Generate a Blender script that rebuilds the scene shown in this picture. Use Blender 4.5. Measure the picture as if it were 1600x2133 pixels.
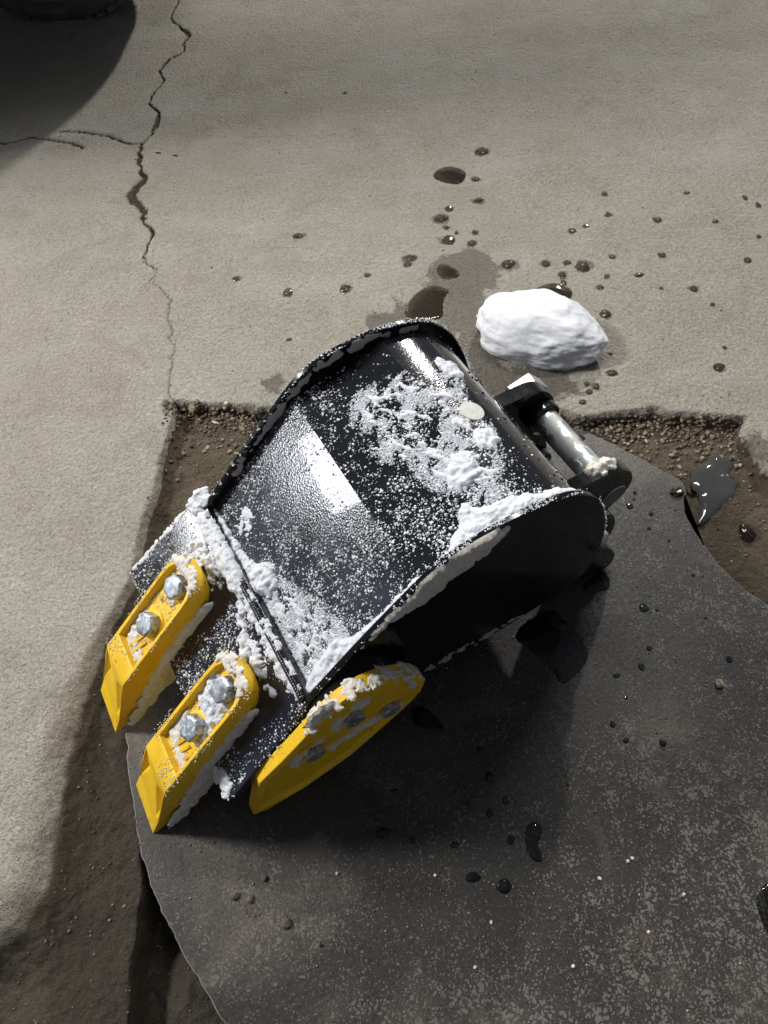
import bpy, bmesh, math, random
import numpy as np
from mathutils import Vector, Matrix
random.seed(7)
for o in list(bpy.data.objects): bpy.data.objects.remove(o)
C = bpy.context.scene.collection

# ------------------------------------------------------------ camera
cam = bpy.data.objects.new('camera', bpy.data.cameras.new('camera')); C.objects.link(cam)
cam.data.sensor_fit = 'VERTICAL'; cam.data.sensor_height = 36.0; cam.data.sensor_width = 27.0
cam.data.lens = 25.265
Rv = Vector((0.99481818, -0.08691206, -0.05275495)); Uv = Vector((0.10167002, 0.85041495, 0.51619533)); Fv = Vector((0.0, 0.5188841, -0.8548446))
cam.matrix_world = Matrix(((Rv.x, Uv.x, -Fv.x, 0), (Rv.y, Uv.y, -Fv.y, 0), (Rv.z, Uv.z, -Fv.z, 1.15), (0, 0, 0, 1)))
cam.data.clip_start = 0.02; cam.data.clip_end = 60
bpy.context.scene.camera = cam

# ------------------------------------------------------------ room light
world = bpy.data.worlds.new('World'); bpy.context.scene.world = world; world.use_nodes = True
bg = world.node_tree.nodes['Background']
bg.inputs[0].default_value = (0.62, 0.67, 0.76, 1); bg.inputs[1].default_value = 0.14

def area(name, loc, target, sx, sy, power, col):
    l = bpy.data.lights.new(name, 'AREA'); l.shape = 'RECTANGLE'; l.size = sx; l.size_y = sy; l.energy = power; l.color = col
    o = bpy.data.objects.new(name, l); C.objects.link(o); o.location = loc
    o.rotation_euler = (Vector(target) - Vector(loc)).to_track_quat('-Z', 'Y').to_euler()
    return o
# ceiling lamp behind, bright door opening low on the left, small lamp far behind
area('ceiling_lamp', (0.7, 3.2, 4.3), (0.1, 0.4, 0), 2.2, 0.14, 84, (1.0, 0.97, 0.92))
area('side_lamp', (-3.9, 1.15, 1.24), (0.0, 0.55, 0.3), 0.56, 0.30, 15, (0.93, 0.96, 1.0))
area('far_lamp', (3.1, 8.0, 4.4), (-0.5, 1.5, 0), 0.25, 0.25, 400, (1.0, 0.97, 0.92))
area('left_lamp', (-3.6, 1.95, 3.1), (0.2, 0.9, 0), 0.75, 0.75, 175, (1.0, 0.97, 0.92))
sc = bpy.context.scene
sc.view_settings.view_transform = 'Standard'; sc.view_settings.look = 'None'; sc.view_settings.gamma = 1
sc.view_settings.exposure = 0.55

# ------------------------------------------------------------ numpy helpers
def _h(ix, iy, iz, seed):
    n = (ix * 374761393 + iy * 668265263 + iz * 2147483647 + seed * 974634777) & 0xFFFFFFFF
    n = ((n ^ (n >> 13)) * 1274126177) & 0xFFFFFFFF
    return ((n ^ (n >> 16)) & 0xFFFF) / 65535.0
def vnoise(x, y, z=0.0, seed=0):
    x = np.asarray(x, float); y = np.asarray(y, float); z = np.zeros_like(x) + z
    ix, iy, iz = np.floor(x).astype(np.int64), np.floor(y).astype(np.int64), np.floor(z).astype(np.int64)
    fx, fy, fz = x - ix, y - iy, z - iz
    fx, fy, fz = [t * t * (3 - 2 * t) for t in (fx, fy, fz)]
    r = 0
    for a in (0, 1):
        for b in (0, 1):
            for c in (0, 1):
                r = r + _h(ix + a, iy + b, iz + c, seed) * (fx if a else 1 - fx) * (fy if b else 1 - fy) * (fz if c else 1 - fz)
    return r
def fbm(x, y, z=0.0, seed=0, octv=4):
    r = 0; a = 0.5; t = 0
    for i in range(octv):
        f = 2.03 ** i
        r = r + a * vnoise(np.asarray(x) * f, np.asarray(y) * f, np.asarray(z) * f, seed + i * 17); t += a; a *= 0.5
    return r / t
def sstep(a, b, x):
    t = np.clip((x - a) / (b - a), 0, 1); return t * t * (3 - 2 * t)
def chaikin(P, n=2, closed=True):
    P = [tuple(p) for p in P]
    for _ in range(n):
        Q = []; m = len(P)
        for i in range(m if closed else m - 1):
            a, b = P[i], P[(i + 1) % m]
            Q += [(a[0] * .75 + b[0] * .25, a[1] * .75 + b[1] * .25), (a[0] * .25 + b[0] * .75, a[1] * .25 + b[1] * .75)]
        if not closed: Q = [P[0]] + Q + [P[-1]]
        P = Q
    return P
def pdist(x, y, P, closed=True):
    d = np.full(np.shape(x), 1e9); m = len(P)
    for i in range(m if closed else m - 1):
        ax, ay = P[i]; bx, by = P[(i + 1) % m]
        dx, dy = bx - ax, by - ay; L = dx * dx + dy * dy + 1e-12
        t = np.clip(((x - ax) * dx + (y - ay) * dy) / L, 0, 1)
        d = np.minimum(d, (x - ax - t * dx) ** 2 + (y - ay - t * dy) ** 2)
    return np.sqrt(d)
def inside(x, y, P):
    c = np.zeros(np.shape(x), bool); m = len(P)
    for i in range(m):
        ax, ay = P[i]; bx, by = P[(i + 1) % m]
        if ay == by: continue
        k = ((ay > y) != (by > y)) & (x < (bx - ax) * (y - ay) / (by - ay) + ax)
        c ^= k
    return c
def sdist(x, y, P):
    d = pdist(x, y, P); return np.where(inside(x, y, P), d, -d)
def sdist_box(x, y, P, pad):
    """signed distance evaluated only near the polygon (cheap on a big grid)"""
    xs = [p[0] for p in P]; ys = [p[1] for p in P]
    m = (x > min(xs) - pad) & (x < max(xs) + pad) & (y > min(ys) - pad) & (y < max(ys) + pad)
    r = np.full(np.shape(x), -pad, float)
    if m.any(): r[m] = sdist(x[m], y[m], P)
    return r

# ------------------------------------------------------------ object helpers
def link(name, me, mat=None, parent=None, smooth=True):
    o = bpy.data.objects.new(name, me); C.objects.link(o)
    if mat and not me.materials: me.materials.append(mat)
    if parent is not None: o.parent = parent
    if smooth: me.shade_smooth()
    return o
def tag(o, label=None, cat=None, group=None, kind=None):
    if label: o['label'] = label
    if cat: o['category'] = cat
    if group: o['group'] = group
    if kind: o['kind'] = kind
    return o
def empty(name, loc, rz=0.0):
    o = bpy.data.objects.new(name, None); C.objects.link(o); o.location = loc; o.rotation_euler = (0, 0, rz)
    o.empty_display_size = 0.05; return o
def fast_mesh(name, V, F):
    """V (n,3), F (m,k) with constant k"""
    V = np.asarray(V, np.float32); F = np.asarray(F, np.int32); k = F.shape[1]
    me = bpy.data.meshes.new(name)
    me.vertices.add(len(V)); me.vertices.foreach_set('co', V.ravel())
    me.loops.add(F.size); me.loops.foreach_set('vertex_index', F.ravel())
    me.polygons.add(len(F)); me.polygons.foreach_set('loop_start', np.arange(0, F.size, k, dtype=np.int32))
    me.polygons.foreach_set('loop_total', np.full(len(F), k, np.int32))
    me.update(calc_edges=True); me.validate(); return me
def finish(bm, name, mat, parent=None, bevel=0.0, seg=2, smooth=False, angle=35):
    bmesh.ops.recalc_face_normals(bm, faces=bm.faces)
    me = bpy.data.meshes.new(name); bm.to_mesh(me); bm.free()
    o = link(name, me, mat, parent, smooth=False)
    if smooth:
        me.shade_smooth(); me.set_sharp_from_angle(angle=math.radians(angle))
    if bevel > 0:
        m = o.modifiers.new('bevel', 'BEVEL'); m.width = bevel; m.segments = seg; m.limit_method = 'ANGLE'; m.angle_limit = math.radians(30)
        me.shade_smooth(); m.harden_normals = False; me.set_sharp_from_angle(angle=math.radians(50))
    return o
def prism(bm, ring0, ring1):
    """closed prism between two rings of 3D points"""
    a = [bm.verts.new(p) for p in ring0]; b = [bm.verts.new(p) for p in ring1]; n = len(a)
    bm.faces.new(a); bm.faces.new(list(reversed(b)))
    for i in range(n):
        bm.faces.new((a[i], a[(i + 1) % n], b[(i + 1) % n], b[i]))
def hf_patch(name, surf, poly, res, hfun, mat, parent=None, smooth_poly=2):
    P = chaikin(poly, smooth_poly) if smooth_poly else poly
    xs = [p[0] for p in P]; ys = [p[1] for p in P]; pad = 0.008
    a = np.arange(min(xs) - pad, max(xs) + pad, res); b = np.arange(min(ys) - pad, max(ys) + pad, res)
    A_, B_ = np.meshgrid(a, b, indexing='ij')
    sd = sdist(A_, B_, P)
    h = hfun(A_, B_, sd)
    Pt, N = surf(A_.ravel(), B_.ravel())
    Vv = Pt + N * np.maximum(h.ravel(), -0.0012)[:, None]
    na, nb = A_.shape; idx = np.arange(na * nb).reshape(na, nb)
    q = np.stack([idx[:-1, :-1], idx[1:, :-1], idx[1:, 1:], idx[:-1, 1:]], -1).reshape(-1, 4)
    keep = (h.ravel()[q] > 0.0).any(1); q = q[keep]
    if len(q) == 0: return None
    used = np.unique(q); mp = np.full(na * nb, -1); mp[used] = np.arange(len(used))
    me = fast_mesh(name, Vv[used], mp[q])
    return link(name, me, mat, parent)
OCT = (np.array([(1, 0, 0), (-1, 0, 0), (0, 1, 0), (0, -1, 0), (0, 0, 1), (0, 0, -1)], float), np.array([(0, 2, 4), (2, 1, 4), (1, 3, 4), (3, 0, 4), (2, 0, 5), (1, 2, 5), (3, 1, 5), (0, 3, 5)]))
def ico(sub=1):
    bm = bmesh.new(); bmesh.ops.create_icosphere(bm, subdivisions=sub, radius=1.0)
    v = np.array([x.co[:] for x in bm.verts]); f = np.array([[x.index for x in q.verts] for q in bm.faces]); bm.free(); return v, f
def scatter_mesh(name, P, N, r, mat, parent=None, sub=1, flat=0.8, rough=0.3, smooth=True, seed=1):
    """many small irregular grains joined into one mesh"""
    v, f = OCT if sub == 0 else ico(sub); rs = np.random.RandomState(seed); n = len(P)
    Z = N / np.linalg.norm(N, axis=1)[:, None]
    t = rs.normal(size=(n, 3)); X = np.cross(Z, t); X /= np.linalg.norm(X, axis=1)[:, None]; Y = np.cross(Z, X)
    sx = r * rs.uniform(.75, 1.35, n); sy = r * rs.uniform(.75, 1.2, n); sz = r * flat * rs.uniform(.7, 1.2, n)
    W_ = v[None] * (1 + rough * (rs.rand(n, len(v), 1) - .5) * 2)
    V = P[:, None] + X[:, None] * (W_[..., 0] * sx[:, None])[..., None] + Y[:, None] * (W_[..., 1] * sy[:, None])[..., None] + Z[:, None] * (W_[..., 2] * sz[:, None])[..., None]
    F = f[None] + (np.arange(n) * len(v))[:, None, None]
    me = fast_mesh(name, V.reshape(-1, 3), F.reshape(-1, 3))
    return link(name, me, mat, parent, smooth=smooth)

# ------------------------------------------------------------ materials
class NT:
    def __init__(s, name):
        s.m = bpy.data.materials.new(name); s.m.use_nodes = True; s.t = s.m.node_tree
        s.b = s.t.nodes['Principled BSDF']; s.out = s.t.nodes['Material Output']
        s.co = s.t.nodes.new('ShaderNodeTexCoord').outputs['Object']
    def n(s, typ, **kw):
        x = s.t.nodes.new(typ)
        for k, v in kw.items(): setattr(x, k, v)
        return x
    def lk(s, a, b): s.t.links.new(a, b)
    def map(s, scale=(1, 1, 1), rot=(0, 0, 0)):
        m = s.n('ShaderNodeMapping'); m.inputs['Scale'].default_value = scale; m.inputs['Rotation'].default_value = rot
        s.lk(s.co, m.inputs['Vector']); return m.outputs[0]
    def noise(s, scale, detail=4, rough=.55, vec=None, dist=0.0):
        x = s.n('ShaderNodeTexNoise'); x.inputs['Scale'].default_value = scale; x.inputs['Detail'].default_value = detail
        x.inputs['Roughness'].default_value = rough; x.inputs['Distortion'].default_value = dist
        s.lk(vec if vec is not None else s.co, x.inputs['Vector']); return x.outputs['Fac']
    def vor(s, scale, feature='F1', vec=None, out='Distance'):
        x = s.n('ShaderNodeTexVoronoi', feature=feature); x.inputs['Scale'].default_value = scale
        s.lk(vec if vec is not None else s.co, x.inputs['Vector']); return x.outputs[out]
    def ramp(s, fac, stops):
        x = s.n('ShaderNodeValToRGB'); e = x.color_ramp.elements
        while len(e) < len(stops): e.new(0.5)
        for k, (p, c) in zip(e, stops):
            k.position = p; k.color = c if len(c) == 4 else (*c, 1)
        s.lk(fac, x.inputs[0]); return x.outputs[0]
    def mixc(s, fac, a, b, mode='MIX'):
        x = s.n('ShaderNodeMix', data_type='RGBA', blend_type=mode)
        for inp, v in ((x.inputs[0], fac), (x.inputs[6], a), (x.inputs[7], b)):
            if hasattr(v, 'is_output'): s.lk(v, inp)
            elif isinstance(v, (int, float)): inp.default_value = v
            else: inp.default_value = v if len(v) == 4 else (*v, 1)
        return x.outputs[2]
    def math(s, op, a, b=0.0, clamp=False):
        x = s.n('ShaderNodeMath', operation=op); x.use_clamp = clamp
        for i, v in enumerate((a, b)):
            if hasattr(v, 'is_output'): s.lk(v, x.inputs[i])
            else: x.inputs[i].default_value = v
        return x.outputs[0]
    def mul_add(s, a, m, c, clamp=True): return s.math('ADD', s.math('MULTIPLY', a, m), c, clamp)
    def bump(s, h, strength=.3, dist=.002, prev=None):
        x = s.n('ShaderNodeBump'); x.inputs['Strength'].default_value = strength; x.inputs['Distance'].default_value = dist
        s.lk(h, x.inputs['Height'])
        if prev is not None: s.lk(prev, x.inputs['Normal'])
        return x.outputs[0]
    def attr(s, name):
        x = s.n('ShaderNodeAttribute', attribute_name=name); return x.outputs['Fac']
    def set(s, **kw):
        for k, v in kw.items():
            i = s.b.inputs[k.replace('_', ' ')]
            if hasattr(v, 'is_output'): s.lk(v, i)
            elif isinstance(v, tuple) and len(v) == 3 and i.type == 'RGBA': i.default_value = (*v, 1)
            else: i.default_value = v
        return s

def mat_ground():
    s = NT('concrete_floor')
    big = s.noise(1.3, 5, .6); mid = s.noise(9, 5, .6, dist=.4); fine = s.noise(170, 4, .65); pep = s.noise(420, 2, .5)
    str_ = s.noise(60, 4, .6, vec=s.map((1, .35, 1), (0, 0, .5)))
    base = s.ramp(big, [(.3, (.385, .352, .295)), (.5, (.450, .420, .362)), (.72, (.500, .478, .428))])
    base = s.mixc(s.mul_add(mid, 1.6, -.45), base, (.345, .315, .255))
    base = s.mixc(s.math('MULTIPLY', s.ramp(fine, [(.30, (1, 1, 1)), (.52, (0, 0, 0))]), .65), base, (.20, .18, .142))
    base = s.mixc(s.math('MULTIPLY', s.ramp(s.noise(230, 3, .7), [(.52, (0, 0, 0)), (.68, (1, 1, 1))]), .45), base, (.62, .61, .57))
    base = s.mixc(s.math('MULTIPLY', s.ramp(pep, [(.70, (0, 0, 0)), (.76, (1, 1, 1))]), .45), base, (.55, .53, .48))
    pit = s.ramp(s.vor(26), [(.05, (1, 1, 1)), (.10, (0, 0, 0))]); pitm = s.ramp(s.noise(5, 3), [(.52, (0, 0, 0)), (.6, (1, 1, 1))])
    pit = s.math('MULTIPLY', pit, pitm)
    base = s.mixc(s.math('MULTIPLY', pit, .7), base, (.10, .085, .065))
    st = s.ramp(s.noise(3.1, 6, .7, dist=.6), [(.58, (0, 0, 0)), (.70, (1, 1, 1))])
    base = s.mixc(s.math('MULTIPLY', st, .35), base, (.20, .16, .11))
    sm = s.ramp(s.noise(2.2, 6, .65, vec=s.map((1, 2.6, 1), (0, 0, -.75)), dist=.8), [(.50, (0, 0, 0)), (.66, (1, 1, 1))])
    base = s.mixc(s.math('MULTIPLY', sm, .30), base, (.50, .49, .46))
    gr = s.ramp(s.noise(4.3, 7, .72, dist=.9), [(.54, (0, 0, 0)), (.68, (1, 1, 1))]); base = s.mixc(s.math('MULTIPLY', gr, .38), base, (.22, .205, .175))
    spk = s.math('MULTIPLY', s.ramp(s.noise(60, 6, .75), [(.60, (0, 0, 0)), (.66, (1, 1, 1))]), s.ramp(s.noise(2.6, 4), [(.50, (0, 0, 0)), (.64, (1, 1, 1))])); base = s.mixc(s.math('MULTIPLY', spk, .6), base, (.13, .115, .09))
    # recess soil
    d1 = s.noise(7, 6, .65); dfine = s.noise(230, 4, .7)
    soil = s.ramp(d1, [(.3, (.105, .082, .054)), (.55, (.175, .138, .092)), (.75, (.25, .205, .145))])
    soil = s.mixc(s.math('MULTIPLY', s.ramp(dfine, [(.35, (1, 1, 1)), (.5, (0, 0, 0))]), .55), soil, (.06, .045, .03))
    soil = s.mixc(s.math('MULTIPLY', s.ramp(dfine, [(.62, (0, 0, 0)), (.7, (1, 1, 1))]), .35), soil, (.38, .34, .28))
    dirt = s.attr('dirt'); dm = s.math('ADD', dirt, s.math('MULTIPLY', s.math('SUBTRACT', s.noise(30, 4), .5), .35)); dm = s.ramp(dm, [(.30, (0, 0, 0)), (.62, (1, 1, 1))])
    col = s.mixc(dm, base, soil)
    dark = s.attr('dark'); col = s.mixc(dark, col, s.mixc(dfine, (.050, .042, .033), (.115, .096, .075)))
    cr = s.attr('crack'); col = s.mixc(s.ramp(cr, [(.10, (0, 0, 0)), (.50, (1, 1, 1))]), col, s.mixc(s.ramp(fine, [(.42, (0, 0, 0)), (.6, (1, 1, 1))]), (.030, .022, .014), (.13, .10, .065)))
    wet = s.attr('wet'); wn = s.math('ADD', wet, s.math('MULTIPLY', s.math('SUBTRACT', s.noise(24, 8, .75, dist=.5), .5), 3.2))
    wn = s.math('MULTIPLY', s.ramp(wn, [(.42, (0, 0, 0)), (.56, (1, 1, 1))]), s.ramp(wet, [(0.02, (0, 0, 0)), (.2, (1, 1, 1))]))
    col = s.mixc(s.math('MULTIPLY', wn, .9), col, s.mixc(.66, col, (.050, .036, .026)))
    r = s.mixc(wn, (.82, .82, .82), (.30, .30, .30))
    b1 = s.bump(s.math('ADD', s.noise(115, 4, .62), s.math('MULTIPLY', str_, .35)), 1.0, .019)
    b2 = s.bump(s.noise(420, 3, .7), 1.0, .0035, b1); b3 = s.bump(s.math('MULTIPLY', pit, -1.0), .6, .002, b2)
    b4 = s.bump(s.noise(55, 7, .7), 1.0, .022, s.bump(dfine, 1.0, .006, b2))
    nm = s.n('ShaderNodeMix', data_type='VECTOR'); s.lk(dm, nm.inputs[0]); s.lk(b3, nm.inputs[4]); s.lk(b4, nm.inputs[5])
    s.set(Base_Color=col, Roughness=r, Normal=nm.outputs[1]); s.b.inputs['Specular IOR Level'].default_value = .35
    return s.m
def mat_plate():
    s = NT('mill_scale_steel')
    big = s.noise(2.6, 5, .6, dist=.4); mot = s.noise(150, 6, .62, dist=.8); mot2 = s.noise(190, 3, .6); fine = s.noise(420, 3, .6)
    col = s.ramp(big, [(.35, (.016, .0155, .015)), (.6, (.034, .031, .029))])
    sx = s.n('ShaderNodeSeparateXYZ'); s.lk(s.co, sx.inputs[0])
    zn = s.math('ADD', s.noise(3.4, 7, .66, dist=.5), s.math('ADD', s.math('MULTIPLY', sx.outputs[0], .22), s.math('MULTIPLY', sx.outputs[1], -.26)))
    zone = s.ramp(zn, [(.30, (.22, .22, .22)), (.58, (1, 1, 1))])
    wv = s.n('ShaderNodeVectorMath', operation='ADD'); nz = s.n('ShaderNodeTexNoise'); nz.inputs['Scale'].default_value = 120; nz.inputs['Detail'].default_value = 3; s.lk(s.co, nz.inputs['Vector'])
    sc_ = s.n('ShaderNodeVectorMath', operation='SCALE'); s.lk(nz.outputs['Color'], sc_.inputs[0]); sc_.inputs['Scale'].default_value = .012
    s.lk(s.co, wv.inputs[0]); s.lk(sc_.outputs[0], wv.inputs[1])
    d1 = s.vor(210, vec=wv.outputs[0]); d2 = s.vor(470, vec=wv.outputs[0])
    k1 = s.ramp(s.math('SUBTRACT', s.math('MULTIPLY', s.math('MULTIPLY', zone, s.mul_add(s.noise(40, 4, .6), 2.2, -.45, False)), .62), d1), [(.0, (0, 0, 0)), (.07, (1, 1, 1))])
    k2 = s.ramp(s.math('SUBTRACT', s.math('MULTIPLY', zone, .36), d2), [(.0, (0, 0, 0)), (.08, (1, 1, 1))])
    m1 = s.math('MAXIMUM', k1, s.math('MULTIPLY', k2, .40))
    col = s.mixc(s.math('MULTIPLY', m1, .85), col, (.128, .118, .108))
    m2 = s.ramp(mot2, [(.60, (0, 0, 0)), (.66, (1, 1, 1))]); col = s.mixc(s.math('MULTIPLY', m2, .32), col, (.16, .145, .125))
    dust = s.ramp(s.noise(2.9, 7, .7, dist=.7), [(.50, (0, 0, 0)), (.68, (1, 1, 1))]); dust = s.math('MULTIPLY', dust, s.ramp(s.noise(240, 4, .7), [(.36, (0, 0, 0)), (.56, (1, 1, 1))]))
    col = s.mixc(s.math('MULTIPLY', dust, .75), col, (.155, .130, .100))
    rust = s.ramp(s.noise(5.5, 6, .72, dist=.5), [(.60, (0, 0, 0)), (.74, (1, 1, 1))])
    rust = s.math('MULTIPLY', rust, s.ramp(s.noise(160, 3), [(.42, (0, 0, 0)), (.6, (1, 1, 1))]))
    col = s.mixc(s.math('MULTIPLY', rust, .7), col, (.15, .115, .078))
    r = s.ramp(mot, [(.4, (.40, .40, .40)), (.6, (.62, .62, .62))])
    b = s.bump(s.noise(130, 4, .6), .35, .0014); b = s.bump(fine, .35, .0008, b); b = s.bump(m1, .25, .0006, b)
    s.set(Base_Color=col, Roughness=r, Normal=b, Metallic=0.0); s.b.inputs['Specular IOR Level'].default_value = .4; return s.m
def mat_bare():
    s = NT('bare_cut_steel'); c = s.mixc(s.noise(60, 3), (.28, .27, .26), (.7, .7, .7))
    s.set(Base_Color=c, Roughness=.42, Metallic=.7, Normal=s.bump(s.noise(180, 3), .5, .001)); return s.m
def mat_black():
    s = NT('gloss_black_paint'); n = s.noise(55, 2); sm = s.noise(14, 5, .65, dist=.5)
    c = s.mixc(s.ramp(sm, [(.45, (0, 0, 0)), (.75, (1, 1, 1))]), (.0045, .005, .0065), (.009, .0098, .0115))
    r = s.ramp(s.noise(20, 6, .7), [(.35, (.07, .07, .07)), (.65, (.17, .17, .17))])
    b = s.bump(n, .06, .0006)
    s.set(Base_Color=c, Roughness=r, Normal=b, Coat_Weight=.4, Coat_Roughness=.05); return s.m
def mat_yellow():
    s = NT('worn_yellow_paint'); n = s.noise(40, 5, .65); f = s.noise(260, 3, .6)
    c = s.mixc(s.ramp(n, [(.35, (0, 0, 0)), (.7, (1, 1, 1))]), (.80, .52, .012), (.72, .42, .010))
    c = s.mixc(s.math('MULTIPLY', s.ramp(f, [(.66, (0, 0, 0)), (.71, (1, 1, 1))]), .7), c, (.10, .055, .02))
    ch = s.math('MULTIPLY', s.ramp(s.noise(24, 6, .75), [(.63, (0, 0, 0)), (.67, (1, 1, 1))]), .85)
    c = s.mixc(ch, c, (.085, .060, .045))
    geo = s.n('ShaderNodeNewGeometry'); pt = s.ramp(geo.outputs['Pointiness'], [(.54, (0, 0, 0)), (.60, (1, 1, 1))])
    ed = s.math('MULTIPLY', pt, s.ramp(s.noise(90, 4), [(.48, (0, 0, 0)), (.58, (1, 1, 1))]))
    c = s.mixc(s.math('MULTIPLY', ed, .8), c, (.11, .065, .035))
    b = s.bump(s.noise(70, 4), .35, .002); b = s.bump(f, .4, .0008, b)
    s.set(Base_Color=c, Roughness=s.ramp(n, [(.3, (.38, .38, .38)), (.7, (.6, .6, .6))]), Normal=b); return s.m
def mat_zinc(name='zinc_plated_steel', tint=(.72, .76, .79), patch=True):
    s = NT(name); n = s.noise(45, 5, .65, dist=.4)
    c = s.mixc(s.ramp(n, [(.4, (0, 0, 0)), (.6, (1, 1, 1))]), tint, (.42, .47, .50))
    met = .85; r = s.ramp(n, [(.35, (.22, .22, .22)), (.65, (.42, .42, .42))])
    if patch:
        g = s.ramp(s.noise(30, 5, .6, dist=.2), [(.48, (0, 0, 0)), (.56, (1, 1, 1))]); c = s.mixc(s.math('MULTIPLY', g, .8), c, (.42, .44, .40))
        g2 = s.ramp(s.noise(23, 4, .55), [(.60, (0, 0, 0)), (.66, (1, 1, 1))]); c = s.mixc(s.math('MULTIPLY', g2, .6), c, (.30, .22, .11))
        r = s.mixc(g, r, (.6, .6, .6))
        met = s.math('SUBTRACT', .85, s.math('MULTIPLY', g, .6))
    b = s.bump(s.noise(70, 4), .3, .001)
    s.set(Base_Color=c, Roughness=r, Normal=b, Metallic=met); return s.m
def mat_bolt():
    s = NT('bolt_steel'); n = s.noise(80, 4, .65)
    c = s.mixc(s.ramp(n, [(.45, (0, 0, 0)), (.62, (1, 1, 1))]), (.36, .40, .45), (.16, .17, .19))
    fr = s.ramp(s.noise(150, 3), [(.55, (0, 0, 0)), (.62, (1, 1, 1))]); c = s.mixc(s.math('MULTIPLY', fr, .5), c, (.75, .8, .88))
    s.set(Base_Color=c, Roughness=s.mixc(fr, (.42, .42, .42), (.65, .65, .65)), Metallic=.65, Normal=s.bump(n, .5, .0012)); return s.m
def mat_snow(name, col=(.62, .65, .71), sss=.25, fine=700, strength=.6):
    s = NT(name); n = s.noise(fine, 3, .7); n2 = s.noise(160, 4, .65)
    c = s.mixc(s.ramp(n, [(.35, (0, 0, 0)), (.6, (1, 1, 1))]), tuple(x * .86 for x in col), col)
    b = s.bump(n2, strength, .002); b = s.bump(n, strength, .0012, b)
    s.set(Base_Color=c, Roughness=.55, Normal=b); s.b.inputs['Subsurface Weight'].default_value = sss
    s.b.inputs['Subsurface Radius'].default_value = (.010, .012, .014); s.b.inputs['Subsurface Scale'].default_value = .5
    s.b.inputs['Specular IOR Level'].default_value = .4; return s.m
def mat_grain():
    s = NT('frost_grain'); g = s.n('ShaderNodeNewGeometry')
    c = s.mixc(g.outputs['Random Per Island'], (.34, .36, .40), (.80, .83, .88))
    s.set(Base_Color=c, Roughness=.22); s.b.inputs['Specular IOR Level'].default_value = .6; return s.m
def mat_water(tint=(.76, .72, .65), name='melt_water'):
    s = NT(name); t = s.t; t.nodes.remove(s.b)
    g = s.n('ShaderNodeBsdfGlossy'); g.inputs['Roughness'].default_value = .03; g.inputs['Color'].default_value = (1, 1, 1, 1)
    tr = s.n('ShaderNodeBsdfTransparent'); tr.inputs['Color'].default_value = (*tint, 1)
    fr = s.n('ShaderNodeFresnel'); fr.inputs['IOR'].default_value = 1.34
    b = s.bump(s.noise(35, 2), .10, .001); s.lk(b, g.inputs['Normal']); s.lk(b, fr.inputs['Normal'])
    mx = s.n('ShaderNodeMixShader'); s.lk(fr.outputs[0], mx.inputs[0]); s.lk(tr.outputs[0], mx.inputs[1]); s.lk(g.outputs[0], mx.inputs[2])
    s.lk(mx.outputs[0], s.out.inputs[0]); return s.m
def mat_simple(name, col, rough=.8, var=.35, scale=40, met=0.0, bs=.4):
    s = NT(name); n = s.noise(scale, 4, .6)
    c = s.mixc(s.ramp(n, [(.3, (0, 0, 0)), (.7, (1, 1, 1))]), tuple(x * (1 - var) for x in col), tuple(min(1, x * (1 + var)) for x in col))
    s.set(Base_Color=c, Roughness=rough, Metallic=met, Normal=s.bump(n, bs, .002)); return s.m
def mat_grit():
    s = NT('loose_grit'); g = s.n('ShaderNodeNewGeometry')
    c = s.ramp(g.outputs['Random Per Island'], [(0, (.05, .04, .03)), (.5, (.13, .10, .07)), (.9, (.22, .185, .135)), (1, (.34, .30, .24))])
    s.set(Base_Color=c, Roughness=.85, Normal=s.bump(s.noise(300, 3), .4, .001)); return s.m
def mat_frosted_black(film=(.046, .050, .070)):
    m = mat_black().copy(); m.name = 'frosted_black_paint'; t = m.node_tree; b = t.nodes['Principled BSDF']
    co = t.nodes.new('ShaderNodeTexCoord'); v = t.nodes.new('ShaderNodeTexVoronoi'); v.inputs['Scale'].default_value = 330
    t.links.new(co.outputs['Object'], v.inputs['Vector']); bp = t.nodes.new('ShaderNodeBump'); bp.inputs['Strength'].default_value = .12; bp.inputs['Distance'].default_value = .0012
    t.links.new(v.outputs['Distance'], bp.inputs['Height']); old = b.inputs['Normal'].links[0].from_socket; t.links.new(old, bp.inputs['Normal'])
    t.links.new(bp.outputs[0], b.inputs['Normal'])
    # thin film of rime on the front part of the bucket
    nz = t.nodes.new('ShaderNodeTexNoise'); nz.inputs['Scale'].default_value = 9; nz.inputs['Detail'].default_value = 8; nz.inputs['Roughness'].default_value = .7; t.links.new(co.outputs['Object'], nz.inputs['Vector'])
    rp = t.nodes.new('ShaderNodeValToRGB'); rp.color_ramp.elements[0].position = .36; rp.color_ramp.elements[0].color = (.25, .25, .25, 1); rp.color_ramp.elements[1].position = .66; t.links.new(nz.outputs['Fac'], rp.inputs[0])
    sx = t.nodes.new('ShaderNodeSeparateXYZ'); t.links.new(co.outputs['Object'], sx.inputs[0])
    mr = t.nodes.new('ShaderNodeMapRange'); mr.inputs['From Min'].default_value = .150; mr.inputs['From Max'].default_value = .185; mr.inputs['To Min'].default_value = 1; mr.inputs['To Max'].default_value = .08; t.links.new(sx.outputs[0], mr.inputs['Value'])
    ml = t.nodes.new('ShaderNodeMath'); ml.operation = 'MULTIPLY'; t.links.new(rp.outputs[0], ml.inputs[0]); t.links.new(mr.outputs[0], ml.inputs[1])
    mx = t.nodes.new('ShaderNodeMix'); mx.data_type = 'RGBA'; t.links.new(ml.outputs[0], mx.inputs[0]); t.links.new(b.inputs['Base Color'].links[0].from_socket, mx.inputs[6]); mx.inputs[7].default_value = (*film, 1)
    t.links.new(mx.outputs[2], b.inputs['Base Color']); return m
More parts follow.
